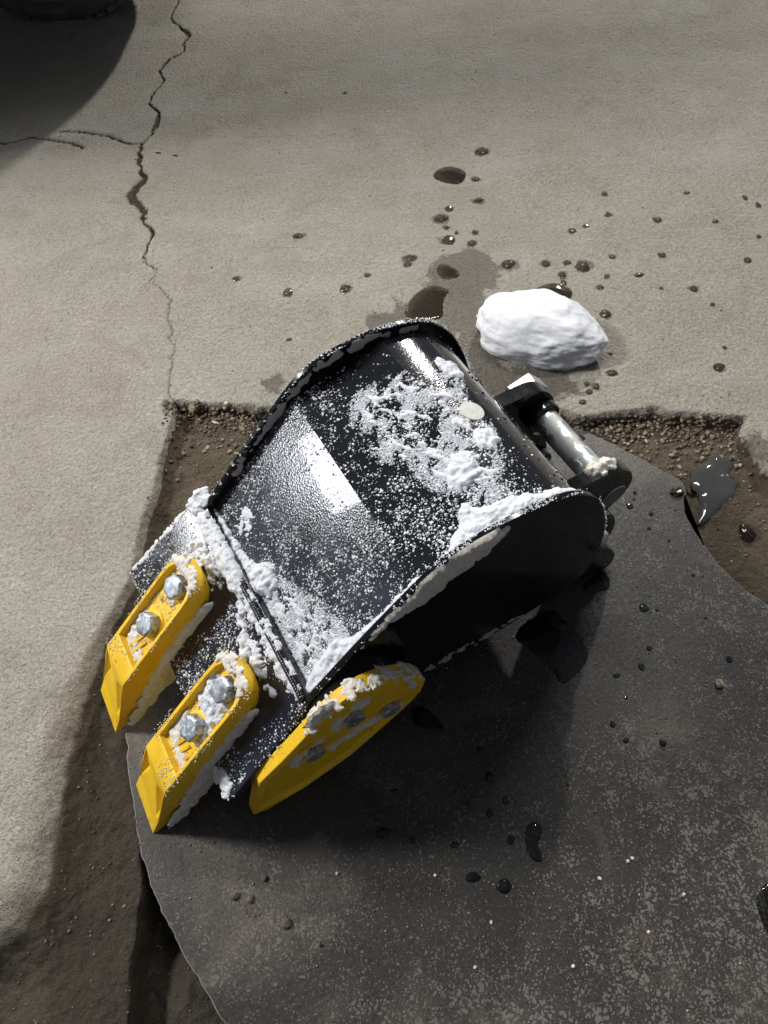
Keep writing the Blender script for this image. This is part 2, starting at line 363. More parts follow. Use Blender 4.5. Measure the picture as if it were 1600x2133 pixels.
M_ground = mat_ground(); M_plate = mat_plate(); M_bare = mat_bare(); M_black = mat_black(); M_yellow = mat_yellow()
M_side = M_black.copy(); M_side.name = 'side_black_paint'; M_side.node_tree.nodes['Principled BSDF'].inputs['Coat Weight'].default_value = .1; M_side.node_tree.nodes['Principled BSDF'].inputs['Specular IOR Level'].default_value = .25
M_zinc = mat_zinc(); M_nut = mat_zinc('pin_head_zinc', (.72, .74, .68), False); M_bolt = mat_bolt()
M_snow = mat_snow('bucket_snow', sss=.1); M_chunk = mat_snow('packed_snow', (.67, .69, .74), .6, 500, .40)
M_frost = mat_snow('grey_frost', (.34, .32, .315), .0, 600, .7); M_dfrost = mat_snow('dirty_frost', (.66, .62, .57), .0, 500, .8)
M_grain = mat_grain(); M_water = mat_water(); M_wdark = mat_water((.55, .56, .58), 'dark_melt_water'); M_grit = mat_grit()
M_tyre = mat_simple('tyre_rubber', (.085, .087, .078), .75, .4, 30); M_body = mat_simple('vehicle_paint', (.02, .022, .025), .3, .2, 4)
M_rim = mat_simple('wheel_steel', (.10, .10, .10), .5, .2, 20, .6)
M_stone = mat_simple('pebble_stone', (.20, .165, .12), .85, .4, 160)
M_pale = mat_simple('pale_grit_stone', (.50, .46, .38), .8, .25, 300)

# ------------------------------------------------------------ ground outlines (metres, world)
CRACK = [(-0.5075,2.7522),(-0.5238,2.6579),(-0.5174,2.6093),(-0.4744,2.539),(-0.4573,2.5055),(-0.4769,2.4504),(-0.4716,2.4119),(-0.5141,2.3805),(-0.5422,2.3222),(-0.5205,2.2641),(-0.5491,2.1912),(-0.5598,2.1501),(-0.5248,2.0942),(-0.5302,2.0232),(-0.5332,1.9933),(-0.5573,1.9471),(-0.5671,1.9085),(-0.5505,1.8404),(-0.5368,1.7854),(-0.5685,1.7194),(-0.5387,1.6653),(-0.5237,1.634),(-0.5282,1.6158),(-0.4972,1.5461),(-0.5153,1.4691),(-0.4976,1.4372),(-0.4749,1.4118),(-0.4906,1.3809),(-0.4498,1.3311),(-0.4346,1.3036),(-0.4395,1.2624),(-0.4271,1.208),(-0.4321,1.1867),(-0.419,1.1489),(-0.425,1.1285),(-0.4183,1.1067),(-0.4171,1.0129)]
BR1 = [(-0.5573,1.9471),(-0.5708,1.9495),(-0.6078,1.9605),(-0.6593,2.0039),(-0.6877,2.0159),(-0.7301,2.0304),(-0.7495,2.0432),(-0.8004,2.0475)]
BR2 = [(-0.7244,1.9558),(-0.762,1.9874),(-0.8117,2.0052),(-0.8692,2.0269),(-0.9048,2.0215),(-0.9432,2.0098),(-0.98,2.0254)]
REC = [(-0.4171,1.0129),(-0.1826,0.9564),(0.1163,0.911),(0.3526,0.8862),(0.3959,0.8659),(0.4609,0.8599),(0.5556,0.8596),(0.567,0.8496),(0.7248,0.823),(0.7173,0.7759),(0.7181,0.725),(0.7011,0.5689),(-0.5898,0.0575),(-0.5784,0.068),(-0.5454,0.1126),(-0.5414,0.1749),(-0.5403,0.2144),(-0.5419,0.2986),(-0.5313,0.3573),(-0.5288,0.3962),(-0.5112,0.4768),(-0.4838,0.5624),(-0.4683,0.5933),(-0.4647,0.6264),(-0.4588,0.6852),(-0.454,0.7207),(-0.4473,0.757),(-0.437,0.7994),(-0.4331,0.8327),(-0.4232,0.8896),(-0.4158,0.9493)]
PLATE = [(0.392,0.8545),(0.4283,0.8259),(0.482,0.7782),(0.5424,0.7146),(0.5611,0.7013),(0.5634,0.6795),(0.5513,0.6545),(0.5479,0.6289),(0.553,0.6029),(0.5538,0.5779),(0.5639,0.5427),(0.5778,0.508),(0.5992,0.4734),(0.6272,0.4372),(-0.2783,-0.0643),(-0.2904,-0.046),(-0.3043,-0.0233),(-0.3251,0.0004),(-0.3432,0.0274),(-0.3623,0.061),(-0.3776,0.0833),(-0.3941,0.1155),(-0.4051,0.145),(-0.4174,0.1788),(-0.43,0.2344),(-0.4425,0.2857),(-0.4485,0.3236),(-0.4493,0.3544),(-0.4286,0.4329),(-0.3526,0.5293),(-0.217,0.6378),(0.0082,0.7918),(0.2062,0.8604)]
VOID = [(-0.4222,0.155),(-0.4156,0.122),(-0.4187,0.0787),(-0.4233,0.0198),(-0.4226,-0.0538)]
DR = [(0.351,1.75,0.0211,0.0167),(0.315,1.639,0.0121,0.0098),(0.311,1.553,0.0141,0.0093),(0.234,1.535,0.0106,0.011),(0.21,1.502,0.0186,0.0144),(0.219,1.466,0.008,0.0071),(0.24,1.441,0.0057,0.007),(0.284,1.436,0.0079,0.0087),(0.217,1.417,0.0181,0.0171),(0.271,1.397,0.0112,0.0102),(0.119,1.369,0.0179,0.0116),(0.112,1.348,0.01,0.0082),(0.018,1.326,0.0078,0.0064),(-0.139,1.488,0.0153,0.0089),(-0.286,1.354,0.0091,0.0082),(-0.167,1.29,0.0122,0.0125),(-0.036,1.285,0.0132,0.0125),(0.619,1.538,0.0069,0.0075),(0.813,1.505,0.0079,0.0056),(0.941,1.465,0.0067,0.0093),(0.963,1.434,0.0066,0.0091),(0.608,1.458,0.009,0.009),(0.546,1.423,0.0078,0.007),(0.51,1.408,0.01,0.0104),(0.715,1.418,0.0111,0.0106),(0.846,1.393,0.0076,0.007),(0.926,1.327,0.0053,0.0068),(0.58,1.307,0.0086,0.0065),(0.693,1.298,0.0096,0.0098),(0.871,1.249,0.0094,0.0113),(0.342,1.313,0.0174,0.0161),(0.425,1.304,0.0097,0.0113),(0.475,1.301,0.0086,0.0081),(0.507,1.284,0.0193,0.0176),(0.455,1.261,0.0096,0.0126),(0.453,1.237,0.0074,0.0093),(0.622,1.239,0.0126,0.0079),(0.551,1.243,0.0063,0.0063),(0.528,1.211,0.0084,0.0077),(0.659,1.191,0.0052,0.0046),(0.728,1.178,0.0092,0.0092),(0.751,1.124,0.006,0.0059),(0.521,1.129,0.0142,0.0131),(0.734,0.997,0.0048,0.0054),(0.705,0.945,0.0132,0.0118),(0.489,0.96,0.0125,0.0091),(0.501,1.012,0.0049,0.004),(0.451,0.929,0.0076,0.0089),(0.434,0.938,0.0057,0.0064),(0.434,0.917,0.0076,0.0063),(0.414,0.893,0.0085,0.0062),(0.011,2.085,0.0069,0.0074),(-0.158,2.116,0.0056,0.005),(-0.167,1.145,0.0074,0.0057)]
DP = [(0.399,0.82,0.0102,0.007),(0.468,0.684,0.0044,0.0043),(0.463,0.67,0.0035,0.0032),(0.451,0.657,0.0069,0.0073),(0.485,0.636,0.0052,0.0052),(0.473,0.607,0.0051,0.004),(0.501,0.578,0.0034,0.003),(0.423,0.456,0.0096,0.008),(0.522,0.506,0.0041,0.0028),(0.443,0.449,0.0032,0.0027),(0.518,0.427,0.0031,0.0026),(0.411,0.385,0.0054,0.005),(0.391,0.356,0.0061,0.0065),(0.533,0.353,0.0061,0.0058),(0.322,0.269,0.0052,0.0052),(0.335,0.243,0.0051,0.0044),(0.353,0.308,0.0045,0.0031),(0.233,0.188,0.0029,0.0028),(0.11,0.25,0.0052,0.0065),(0.12,0.21,0.0087,0.0083),(0.137,0.175,0.0057,0.0054),(0.081,0.175,0.005,0.004),(0.11,0.159,0.0057,0.0066),(0.135,0.12,0.0062,0.0064),(-0.027,0.203,0.0073,0.0048),(-0.05,0.148,0.0113,0.0078),(-0.008,0.134,0.0056,0.0051),(0.053,0.122,0.0077,0.0045),(0.074,0.077,0.0129,0.0067),(0.114,0.062,0.0121,0.0096),(0.347,0.345,0.0069,0.004),(-0.147,0.014,0.004,0.0034)]
DREC = [(0.65,0.584,0.0168,0.0192),(0.63,0.433,0.0063,0.0072),(0.576,0.678,0.0105,0.0108)]
PB1 = [(0.214,1.6803),(0.231,1.6978),(0.2566,1.7037),(0.2855,1.6886),(0.2971,1.6663),(0.2836,1.6326),(0.2644,1.6259),(0.2359,1.6405),(0.214,1.6601)]
PB2 = [(0.0855,1.1762),(0.0979,1.2143),(0.1178,1.2399),(0.1466,1.2647),(0.1645,1.2688),(0.1858,1.2548),(0.196,1.245),(0.1793,1.2268),(0.1731,1.1794),(0.1679,1.1605),(0.1284,1.1583)]
PB3 = [(0.1812,1.3323),(0.1968,1.3387),(0.2274,1.3036),(0.225,1.2869),(0.1953,1.2828),(0.1774,1.3025)]
PB4 = [(0.3797,1.2138),(0.3948,1.2322),(0.4307,1.2394),(0.4558,1.2232),(0.4644,1.2055),(0.4526,1.1829),(0.4299,1.1822),(0.4017,1.1822),(0.3876,1.1964)]
WET1 = [(0.1612,1.3136),(0.181,1.3543),(0.2254,1.3743),(0.2736,1.3759),(0.3029,1.3714),(0.3087,1.3349),(0.3217,1.3067),(0.3061,1.2495),(0.2809,1.2366),(0.2659,1.2142),(0.2829,1.1795),(0.2377,1.0708),(0.2768,1.0146),(0.3157,0.9951),(0.3862,0.9785),(0.4173,0.9535),(0.4244,0.9389),(0.4084,0.9141),(0.3706,0.9058),(0.2924,0.8448),(0.2291,0.9178),(0.1984,1.0615),(0.1708,1.1406),(0.0816,1.1379),(0.0188,1.1162),(0.0015,1.1803),(0.02,1.2015),(0.0655,1.2029),(0.0693,1.2429),(0.0863,1.2404),(0.0915,1.2072),(0.1533,1.2721)]
WET2 = [(-0.235,1.0379),(-0.2268,1.0438),(-0.1816,1.0377),(-0.1839,1.0176),(-0.1943,0.9977),(-0.2186,1.0116)]
WET3 = [(0.6828,0.771),(0.7258,0.7656),(0.7391,0.7403),(0.731,0.7181),(0.7099,0.7207),(0.6873,0.7468)]
P5 = [(0.2728,0.471),(0.2796,0.4559),(0.2972,0.438),(0.3049,0.4214),(0.3106,0.3967),(0.3068,0.3736),(0.2867,0.3558),(0.2607,0.3391),(0.2521,0.3432),(0.2475,0.3666),(0.2345,0.3812),(0.2213,0.3961),(0.2137,0.4071),(0.1918,0.4302),(0.2307,0.4612)]
P6 = [(0.3301,0.5088),(0.341,0.5189),(0.3603,0.5281),(0.3721,0.5344),(0.3784,0.5184),(0.3778,0.4997),(0.3622,0.494),(0.3414,0.4919),(0.3313,0.4994)]
P7 = [(0.0096,0.3267),(0.0228,0.3317),(0.0461,0.3167),(0.0615,0.2904),(0.0614,0.2783),(0.0477,0.2796),(0.0241,0.2881),(0.0104,0.3048)]
P8 = [(0.5924,0.7343),(0.604,0.7309),(0.6302,0.7334),(0.6393,0.7518),(0.6571,0.7476),(0.6723,0.7359),(0.6688,0.7209),(0.6545,0.7113),(0.6556,0.696),(0.6682,0.687),(0.657,0.6772),(0.6495,0.6597),(0.6317,0.6527),(0.6147,0.6385),(0.5904,0.62),(0.5617,0.6059),(0.5739,0.6255),(0.5823,0.6569),(0.5897,0.6706),(0.5777,0.6868),(0.5866,0.7158)]
P9 = [(0.1599,0.1376),(0.1714,0.1418),(0.1814,0.1389),(0.1817,0.1226),(0.1709,0.1108),(0.178,0.0974),(0.1741,0.0853),(0.1612,0.0896),(0.1545,0.1091)]
P10 = [(0.4813,0.0388),(0.5074,0.0364),(0.4798,-0.0361),(0.4567,-0.0285),(0.454,0.0001),(0.4568,0.0173)]

SLAB = 0.02
REC = REC[:11] + [(.76, .62), (.86, .45), (.95, -.9), (-1.5, -.9), (-1.5, -.15), (-.80, .0), (-.66, .035)] + REC[12:]
PLATE_C = PLATE[:14] + [(.69, .36), (.77, .2), (.80, .02), (.72, -.25), (.5, -.45), (.2, -.5), (-.05, -.36), (-.19, -.19)] + PLATE[14:]

def axis(segs):
    out = []
    for a, b, d in segs: out += list(np.arange(a, b, d))
    return np.array(out + [segs[-1][1]])
gx = axis([(-9, -2, .5), (-2, -1.15, .03), (-1.15, -.62, .006), (-.62, -.38, .0034), (-.38, 1.3, .0062), (1.3, 2, .03), (2, 9, .5)])
gy = axis([(-4, -.9, .3), (-.9, -.35, .02), (-.35, 1.1, .0048), (1.1, 2.3, .0055), (2.3, 2.85, .008), (2.85, 4, .04), (4, 14, .5)])
GX, GY = np.meshgrid(gx, gy, indexing='ij')
def blend_rec(x, y):
    """inside distance of the broken-out recess, with a ragged edge"""
    sd = sdist(x, y, REC)
    top = sstep(.78, .86, y)
    left = sstep(-.30, -.40, x) * (1 - top)
    rag = (fbm(x * 60, y * 60, seed=3) - .5) * .020 + (fbm(x * 14, y * 14, seed=5) - .5) * .030
    return sd + rag * (.55 * top + 1.0 * (1 - top) * (1 - left) + .35 * left), top, left
near = (GX > -1.0) & (GX < 1.2) & (GY > -1.2) & (GY < 1.3)
sdr = np.full(GX.shape, -1.0); tp = np.zeros(GX.shape); lf = np.zeros(GX.shape)
sdr[near], tp[near], lf[near] = blend_rec(GX[near], GY[near])
low = sstep(.62, .22, GY)                       # how far the left rim has slumped into a slope
wid = .014 * tp + .02 * (1 - tp) + lf * (.006 + .085 * low)
off = lf * low * .055
t_in = np.clip((sdr + off) / wid, 0, 1); t_in = t_in * t_in * (3 - 2 * t_in)
depth = (SLAB + .012) + .018 * lf * low + .012 * sstep(.2, -.1, GY) * low
zf = SLAB - depth * t_in
zf = zf + np.where(t_in > 0, .011 * sstep(.075, .0, sdr) * tp * (t_in > .5) * fbm(GX * 40, GY * 40, seed=9), 0)     # crumbled soil piled under the back rim
rough_in = (fbm(GX * 22, GY * 22, seed=11, octv=5) - .5) * .016 + (fbm(GX * 90, GY * 90, seed=12, octv=3) - .5) * .005
inp = sdist_box(GX, GY, PLATE_C, .08)
rough_in = np.where(inp > -.004, np.minimum(rough_in, -.002) - .002, rough_in * sstep(.0, -.03, inp) + np.minimum(rough_in, 0) * (1 - sstep(.0, -.03, inp)))
zf = zf + rough_in * t_in
# deep broken void beside the plate at the lower left
VD = [(-.4225, .165), (-.4150, .12), (-.4187, .0787), (-.4233, .0198), (-.4226, -.0538), (-.43, -.3), (-.1, -.3), (-.1, .0), (-.2, .17)]
sv = sdist_box(GX, GY, VD, .1) + (fbm(GX * 50, GY * 50, seed=21) - .5) * .008
vd = sstep(0, .012, sv); zf = zf - vd * (.06 - .030 * sstep(.07, -.02, GY) * sstep(-.42, -.34, GX)) + vd * (fbm(GX * 30, GY * 30, seed=31) - .5) * .02
zf = np.where(inp > 0, np.minimum(zf, -.013), zf)
# slab: long soft undulation and the crack
und = (fbm(GX * 1.6, GY * 2.6, seed=41, octv=3) - .5) * .022 + (fbm(GX * 9, GY * 9, seed=42, octv=3) - .5) * .0022
zf = zf + und * (1 - t_in) * sstep(.0, .12, -sdr) * (1 - .0)
cr = np.zeros(GX.shape)
cm = (GX > -.72) & (GX < -.33) & (GY > .95) & (GY < 3.2)
rs = np.random.RandomState(5)
def jag(P, amp, n=4, seed=1):
    r = np.random.RandomState(seed); P = [np.array(p) for p in P]; Q = []
    for a, b in zip(P[:-1], P[1:]):
        for k in range(n): Q.append(tuple(a + (b - a) * k / n + (r.rand(2) - .5) * amp * (0 if k == 0 else 1)))
    return Q + [tuple(P[-1])]
CR = jag([(-.49, 3.1), (-.50, 2.9)] + CRACK, .012, 4, 2)
thin = .22 + .78 * sstep(1.25, 1.75, GY[cm])
dc = pdist(GX[cm], GY[cm], CR, False) + (fbm(GX[cm] * 120, GY[cm] * 120, seed=51) - .5) * .006 * thin
wc = (.0030 + .0100 * sstep(.45, .75, fbm(GX[cm] * 3, GY[cm] * 7, seed=55))) * np.maximum(thin, .30)
cr[cm] = np.clip(1.25 - dc / wc, 0, 1) * (.34 + .66 * sstep(.22, .8, thin))
bm_ = (GX > -1.1) & (GX < -.5) & (GY > 1.88) & (GY < 2.12)
for P in (jag(BR1, .008, 3, 3), jag(BR2, .008, 3, 4)):
    d_ = pdist(GX[bm_], GY[bm_], P, False) + (fbm(GX[bm_] * 120, GY[bm_] * 120, seed=53) - .5) * .004
    cr[bm_] = np.maximum(cr[bm_], .8 * np.clip(1.3 - d_ / .0035, 0, 1))
zf = zf - cr * .009 + (fbm(GX * 160, GY * 160, seed=57) - .5) * .008 * cr
# hairline where the slab's face meets the soil on the left
hl = near & (GX < -.38) & (GY > .35) & (GY < 1.02)
dirt = sstep(.25, .8, t_in); dirt = np.maximum(dirt, .0)
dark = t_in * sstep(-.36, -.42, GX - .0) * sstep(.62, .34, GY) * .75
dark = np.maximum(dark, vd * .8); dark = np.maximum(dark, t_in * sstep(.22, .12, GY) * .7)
wet = np.zeros(GX.shape)
for P, k in ((WET1, 1), (WET2, 1.3), (WET3, 1.2)):
    s_ = sdist_box(GX, GY, chaikin(P, 1), .05); wet = np.maximum(wet, np.clip(.5 + s_ / .045, 0, 1) * k)
for P in (PB1, PB2, PB3, PB4, P8):
    s_ = sdist_box(GX, GY, chaikin(P, 1), .05); wet = np.maximum(wet, np.clip(.55 + s_ / .006, 0, 1) * 1.4)
for x, y, a, b in DR + DREC:
    d_ = np.hypot((GX - x) / a, (GY - y) / b); wet = np.maximum(wet, np.clip(1.35 - d_ * .75, 0, 1.1) * (d_ < 2))
n0, n1 = GX.shape; idx = np.arange(n0 * n1).reshape(n0, n1)
quads = np.stack([idx[:-1, :-1], idx[1:, :-1], idx[1:, 1:], idx[:-1, 1:]], -1).reshape(-1, 4)
me = fast_mesh('ground', np.stack([GX, GY, zf], -1).reshape(-1, 3), quads)
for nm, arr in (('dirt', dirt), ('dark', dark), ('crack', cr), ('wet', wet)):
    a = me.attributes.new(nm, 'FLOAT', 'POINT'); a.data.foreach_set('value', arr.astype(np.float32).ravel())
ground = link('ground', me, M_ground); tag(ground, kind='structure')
ground['label'] = 'rough cracked concrete floor with a broken-out earthy recess'
from bisect import bisect
def zg(x, y):
    i = min(max(bisect(gx, x) - 1, 0), n0 - 2); j = min(max(bisect(gy, y) - 1, 0), n1 - 2)
    return float(zf[i:i + 2, j:j + 2].mean())

# ------------------------------------------------------------ steel plate lying in the recess
def build_plate():
    P = chaikin(PLATE_C, 2); Q = []
    r = np.random.RandomState(3)
    for i in range(len(P)):
        a = np.array(P[i]); b = np.array(P[(i + 1) % len(P)]); L = np.linalg.norm(b - a); k = max(1, int(L / .004))
        for j in range(k):
            p = a + (b - a) * j / k; nn = np.array([b[1] - a[1], a[0] - b[0]]) / max(L, 1e-6)
            Q.append(p + nn * (float(fbm(p[0] * 45, p[1] * 45, seed=61)) - .5) * .007 + nn * (r.rand() - .5) * .0009)
    Q = np.array(Q); cen = Q.mean(0)
    area2 = sum(Q[i][0] * Q[(i + 1) % len(Q)][1] - Q[(i + 1) % len(Q)][0] * Q[i][1] for i in range(len(Q)))
    if area2 < 0: Q = Q[::-1]
    def inset(d): 
        e = np.roll(Q, -1, 0) - np.roll(Q, 1, 0); e /= np.linalg.norm(e, axis=1)[:, None]
        return Q + np.stack([-e[:, 1], e[:, 0]], 1) * d
    bm = bmesh.new()
    rings = [(inset(.0016), 0.0), (inset(0.0), -.0016), (inset(-.0006), -.010)]
    vs = [[bm.verts.new((p[0], p[1], z)) for p in R_] for R_, z in rings]
    top = bm.faces.new(vs[0]); top.material_index = 0
    n = len(Q)
    for k in range(2):
        for i in range(n):
            f = bm.faces.new((vs[k + 1][i], vs[k + 1][(i + 1) % n], vs[k][(i + 1) % n], vs[k][i])); f.material_index = 1
    bm.faces.new(list(reversed(vs[2])))
    bmesh.ops.triangulate(bm, faces=[f for f in bm.faces if len(f.verts) > 4])
    me = bpy.data.meshes.new('steel_plate'); bm.to_mesh(me); bm.free(); me.materials.append(M_plate); me.materials.append(M_bare)
    o = link('steel_plate', me, None, None, smooth=False)
    tag(o, 'large dark steel plate with a ragged cut edge lying in the recess under the bucket', 'steel plate')
build_plate()

# ------------------------------------------------------------ bucket frame: x along the side, y across the width, z up
AX, AY, AZ = -0.12774751, 0.27597475, 0.23269089
YAW = math.atan2(0.42256663, 0.90633187); W = 0.3524; BE = 0.6290731
bucket = empty('excavator_bucket', (AX, AY, 0), YAW)
tag(bucket, 'black excavator bucket with yellow teeth, dusted with snow, lying mouth down on the steel plate', 'excavator bucket')
cb, sb = math.cos(BE), math.sin(BE)
def lipP(s, v, n=0.0): return (-cb * s - sb * n, v, AZ - sb * s + cb * n)
def lipS(s, v, n=0.0):
    s = np.asarray(s); v = np.asarray(v)
    P = np.stack([-cb * s - sb * n, v, AZ - sb * s + cb * n + 0 * s], 1); N = np.tile(np.array([-sb, 0, cb]), (len(P), 1)); return P, N
SPR = [(0, 0), (.084, .086), (.154, .15), (.19, .18), (.224, .197), (.26, .2035), (.30, .205), (.345, .2), (.38, .189), (.41, .17), (.439, .137), (.458, .1), (.472, .06), (.482, .02), (.488, -.03), (.487, -.08)]
def catmull(P, m=6):
    P = np.array(P, float); Q = []; E = np.vstack([2 * P[0] - P[1], P, 2 * P[-1] - P[-2]])
    for i in range(1, len(E) - 2):
        a, b, c, d = E[i - 1:i + 3]
        for k in range(m):
            t = k / m; Q.append(.5 * ((2 * b) + (-a + c) * t + (2 * a - 5 * b + 4 * c - d) * t * t + (-a + 3 * b - 3 * c + d) * t ** 3))
    Q.append(P[-1]); return np.array(Q)
RIM = catmull(SPR); T_ = np.gradient(RIM, axis=0); T_ /= np.linalg.norm(T_, axis=1)[:, None]; NR = np.stack([-T_[:, 1], T_[:, 0]], 1)
WRAP = RIM - NR * .016
# make the front of the wrap a true flat with a soft bend at its end
SL = np.concatenate([[0], np.cumsum(np.linalg.norm(np.diff(WRAP, axis=0), axis=1))])
ib = int(np.searchsorted(SL, .225)); 
for i in range(1, ib):
    t = SL[i] / SL[ib]; WRAP[i] = WRAP[0] * (1 - t) + WRAP[ib] * t
ic = int(np.searchsorted(SL, .385))
for i in range(ib + 1, ic):
    t = (SL[i] - SL[ib]) / (SL[ic] - SL[ib]); WRAP[i] = WRAP[ib] * (1 - t) + WRAP[ic] * t
TW = np.gradient(WRAP, axis=0); TW /= np.linalg.norm(TW, axis=1)[:, None]; NW = np.stack([-TW[:, 1], TW[:, 0]], 1)
def wrapS(s, v):
    s = np.asarray(s, float); v = np.asarray(v, float)
    ss = np.clip(s, 0, SL[-1]); ex = s - ss
    u = np.interp(ss, SL, WRAP[:, 0]) + ex * TW[0, 0]; z = np.interp(ss, SL, WRAP[:, 1]) + ex * TW[0, 1]
    nu = np.interp(ss, SL, NW[:, 0]); nz = np.interp(ss, SL, NW[:, 1])
    return np.stack([u, v, z + AZ], 1), np.stack([nu, 0 * nu, nz], 1)

def side_plate(v0, v1):
    tail = [(.476, -.115), (.45, -.135), (.40, -.145), (.30, -.155), (.18, -.15), (.10, -.12), (.03, -.07), (-.006, -.02)]
    P = [tuple(p) for p in RIM] + tail
    bm = bmesh.new(); prism(bm, [(u, v0, z + AZ) for u, z in P], [(u, v1, z + AZ) for u, z in P])
    return finish(bm, 'side_plate', M_side, bucket, bevel=.0018)
side_plate(0, .009); side_plate(W - .009, W)
bm = bmesh.new()
Po = [tuple(p) for p in WRAP] + [(.462, -.12)]; In = [tuple(p) for p in (WRAP - NW * .007)] + [(.455, -.12)]
for i in range(len(Po) - 1):
    for a, b, flip in ((Po[i], Po[i + 1], 0), (In[i], In[i + 1], 1)):
        q = [(a[0], .009, a[1] + AZ), (b[0], .009, b[1] + AZ), (b[0], W - .009, b[1] + AZ), (a[0], W - .009, a[1] + AZ)]
        f = [bm.verts.new(p) for p in (q if not flip else q[::-1])]; bm.faces.new(f)
bmesh.ops.remove_doubles(bm, verts=bm.verts, dist=1e-5)
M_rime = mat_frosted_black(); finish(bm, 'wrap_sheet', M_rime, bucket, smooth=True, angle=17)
# cutting edge plate
bm = bmesh.new()
L = [(-.012, .002), (.004, -.004), (.15, -.024), (.180, -.026), (.184, .05), (.180, .16), (.181, .23), (.178, .33), (.179, W + .026), (.15, W + .024), (.004, W + .018), (-.012, W - .004)]
prism(bm, [lipP(s, v, 0) for s, v in L], [lipP(s, v, -.018) for s, v in L])
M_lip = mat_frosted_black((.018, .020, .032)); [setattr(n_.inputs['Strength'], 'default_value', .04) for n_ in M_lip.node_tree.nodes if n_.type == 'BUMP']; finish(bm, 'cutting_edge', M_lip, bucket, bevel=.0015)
# weld bead between cutting edge and wrap
bm = bmesh.new()
for v in np.arange(.012, W - .012, .004):
    p = lipP(-.004, v, .001); bmesh.ops.create_icosphere(bm, subdivisions=1, radius=.006, matrix=Matrix.Translation(p) @ Matrix.Diagonal((1, .8, .8, 1)))
finish(bm, 'weld_bead', M_black, bucket, smooth=True, angle=80)

# ears
EAR = [(.40, .08), (.44, .066), (.478, .0595), (.5265, .0580), (.5478, .052), (.566, .036), (.5785, .014), (.5835, -.004), (.581, -.026), (.569, -.044), (.556, -.055), (.5485, -.068), (.5501, -.080), (.562, -.088), (.577, -.104), (.5863, -.130), (.5904, -.153), (.588, -.178), (.575, -.200), (.55, -.212), (.50, -.215), (.44, -.14), (.42, 0)]
def ear(v0, v1, dz=0.0):
    P = [(u, z - dz * (z > -.02)) for u, z in chaikin(EAR, 2)]; bm = bmesh.new()
    prism(bm, [(u, v0, z + AZ) for u, z in P], [(u, v1, z + AZ) for u, z in P])
    return finish(bm, 'ear', M_black, bucket, bevel=.0025)
def cyl_y(bm, u, z, v0, v1, r, seg=40, r2=None):
    a = [(u + r * math.cos(2 * math.pi * i / seg), v0, z + AZ + r * math.sin(2 * math.pi * i / seg)) for i in range(seg)]
    r2 = r if r2 is None else r2
    b = [(u + r2 * math.cos(2 * math.pi * i / seg), v1, z + AZ + r2 * math.sin(2 * math.pi * i / seg)) for i in range(seg)]
    prism(bm, a, b)
PU, PZ = .5510, -.0205
e1 = ear(.053, .078); e2 = ear(.243, .268, .016)
for u, z, r in ((PU, PZ, .030), (.5640, -.158, .026)):
    for v0, v1 in ((.078, .088), (.226, .243)):
        bm = bmesh.new(); cyl_y(bm, u, z, v0, v1, r); finish(bm, 'boss', M_black, e1 if v0 < .2 else e2, bevel=.002)
bm = bmesh.new(); cyl_y(bm, PU, PZ, .0515, .226, .0215, 48); pin = finish(bm, 'ear_pin', M_zinc, bucket, bevel=.0012)
bm = bmesh.new(); cyl_y(bm, .5640, -.158, .0515, .226, .0175, 40); finish(bm, 'ear_pin', mat_simple('dull_pin_steel', (.10, .10, .10), .55, .2, 60, .5), bucket, bevel=.0012)
bm = bmesh.new()
cyl_y(bm, PU, PZ, .0502, .0514, .0205, 40); finish(bm, 'pin_end', mat_simple('dull_pin_face', (.17, .17, .165), .55, .15, 90, .3), pin, bevel=.0004)
# hexagonal pin head beyond the far ear, with its dished washer face
bm = bmesh.new(); R6 = .043
hx = [(PU - .006 + R6 * math.cos(math.radians(60 * i + 12)), PZ + .006 + R6 * math.sin(math.radians(60 * i + 12))) for i in range(6)]
prism(bm, [(u, .268, z + AZ) for u, z in hx], [(u, .292, z + AZ) for u, z in hx]); finish(bm, 'pin_head', M_nut, pin, bevel=.002)
bm = bmesh.new(); cyl_y(bm, PU - .006, PZ, .292, .297, .0345, 40, .030); finish(bm, 'head_chamfer', M_nut, pin, bevel=.001)
# lug at the back corner of the near side
bm = bmesh.new()
LG = chaikin([(.44, -.10), (.5176, -.135), (.5332, -.1251), (.5544, -.1456), (.5734, -.1793), (.578, -.200), (.576, -.2264), (.555, -.232), (.50, -.205), (.44, -.15)], 2)
prism(bm, [(u, .022, z + AZ) for u, z in LG], [(u, .046, z + AZ) for u, z in LG]); finish(bm, 'corner_lug', M_black, bucket, bevel=.002)
# round plug welded on the wrap
P0, N0 = wrapS([.427], [.174]); P0 = Vector(P0[0]); N0 = Vector(N0[0])
bm = bmesh.new(); bmesh.ops.create_cone(bm, cap_ends=True, segments=40, radius1=.0175, radius2=.0170, depth=.0022, matrix=Matrix.Translation(P0 + N0 * .0008) @ N0.to_track_quat('Z', 'Y').to_matrix().to_4x4())
finish(bm, 'round_tag', mat_simple('frosted_tag', (.42, .43, .40), .5, .12, 60), bucket, bevel=.0005)

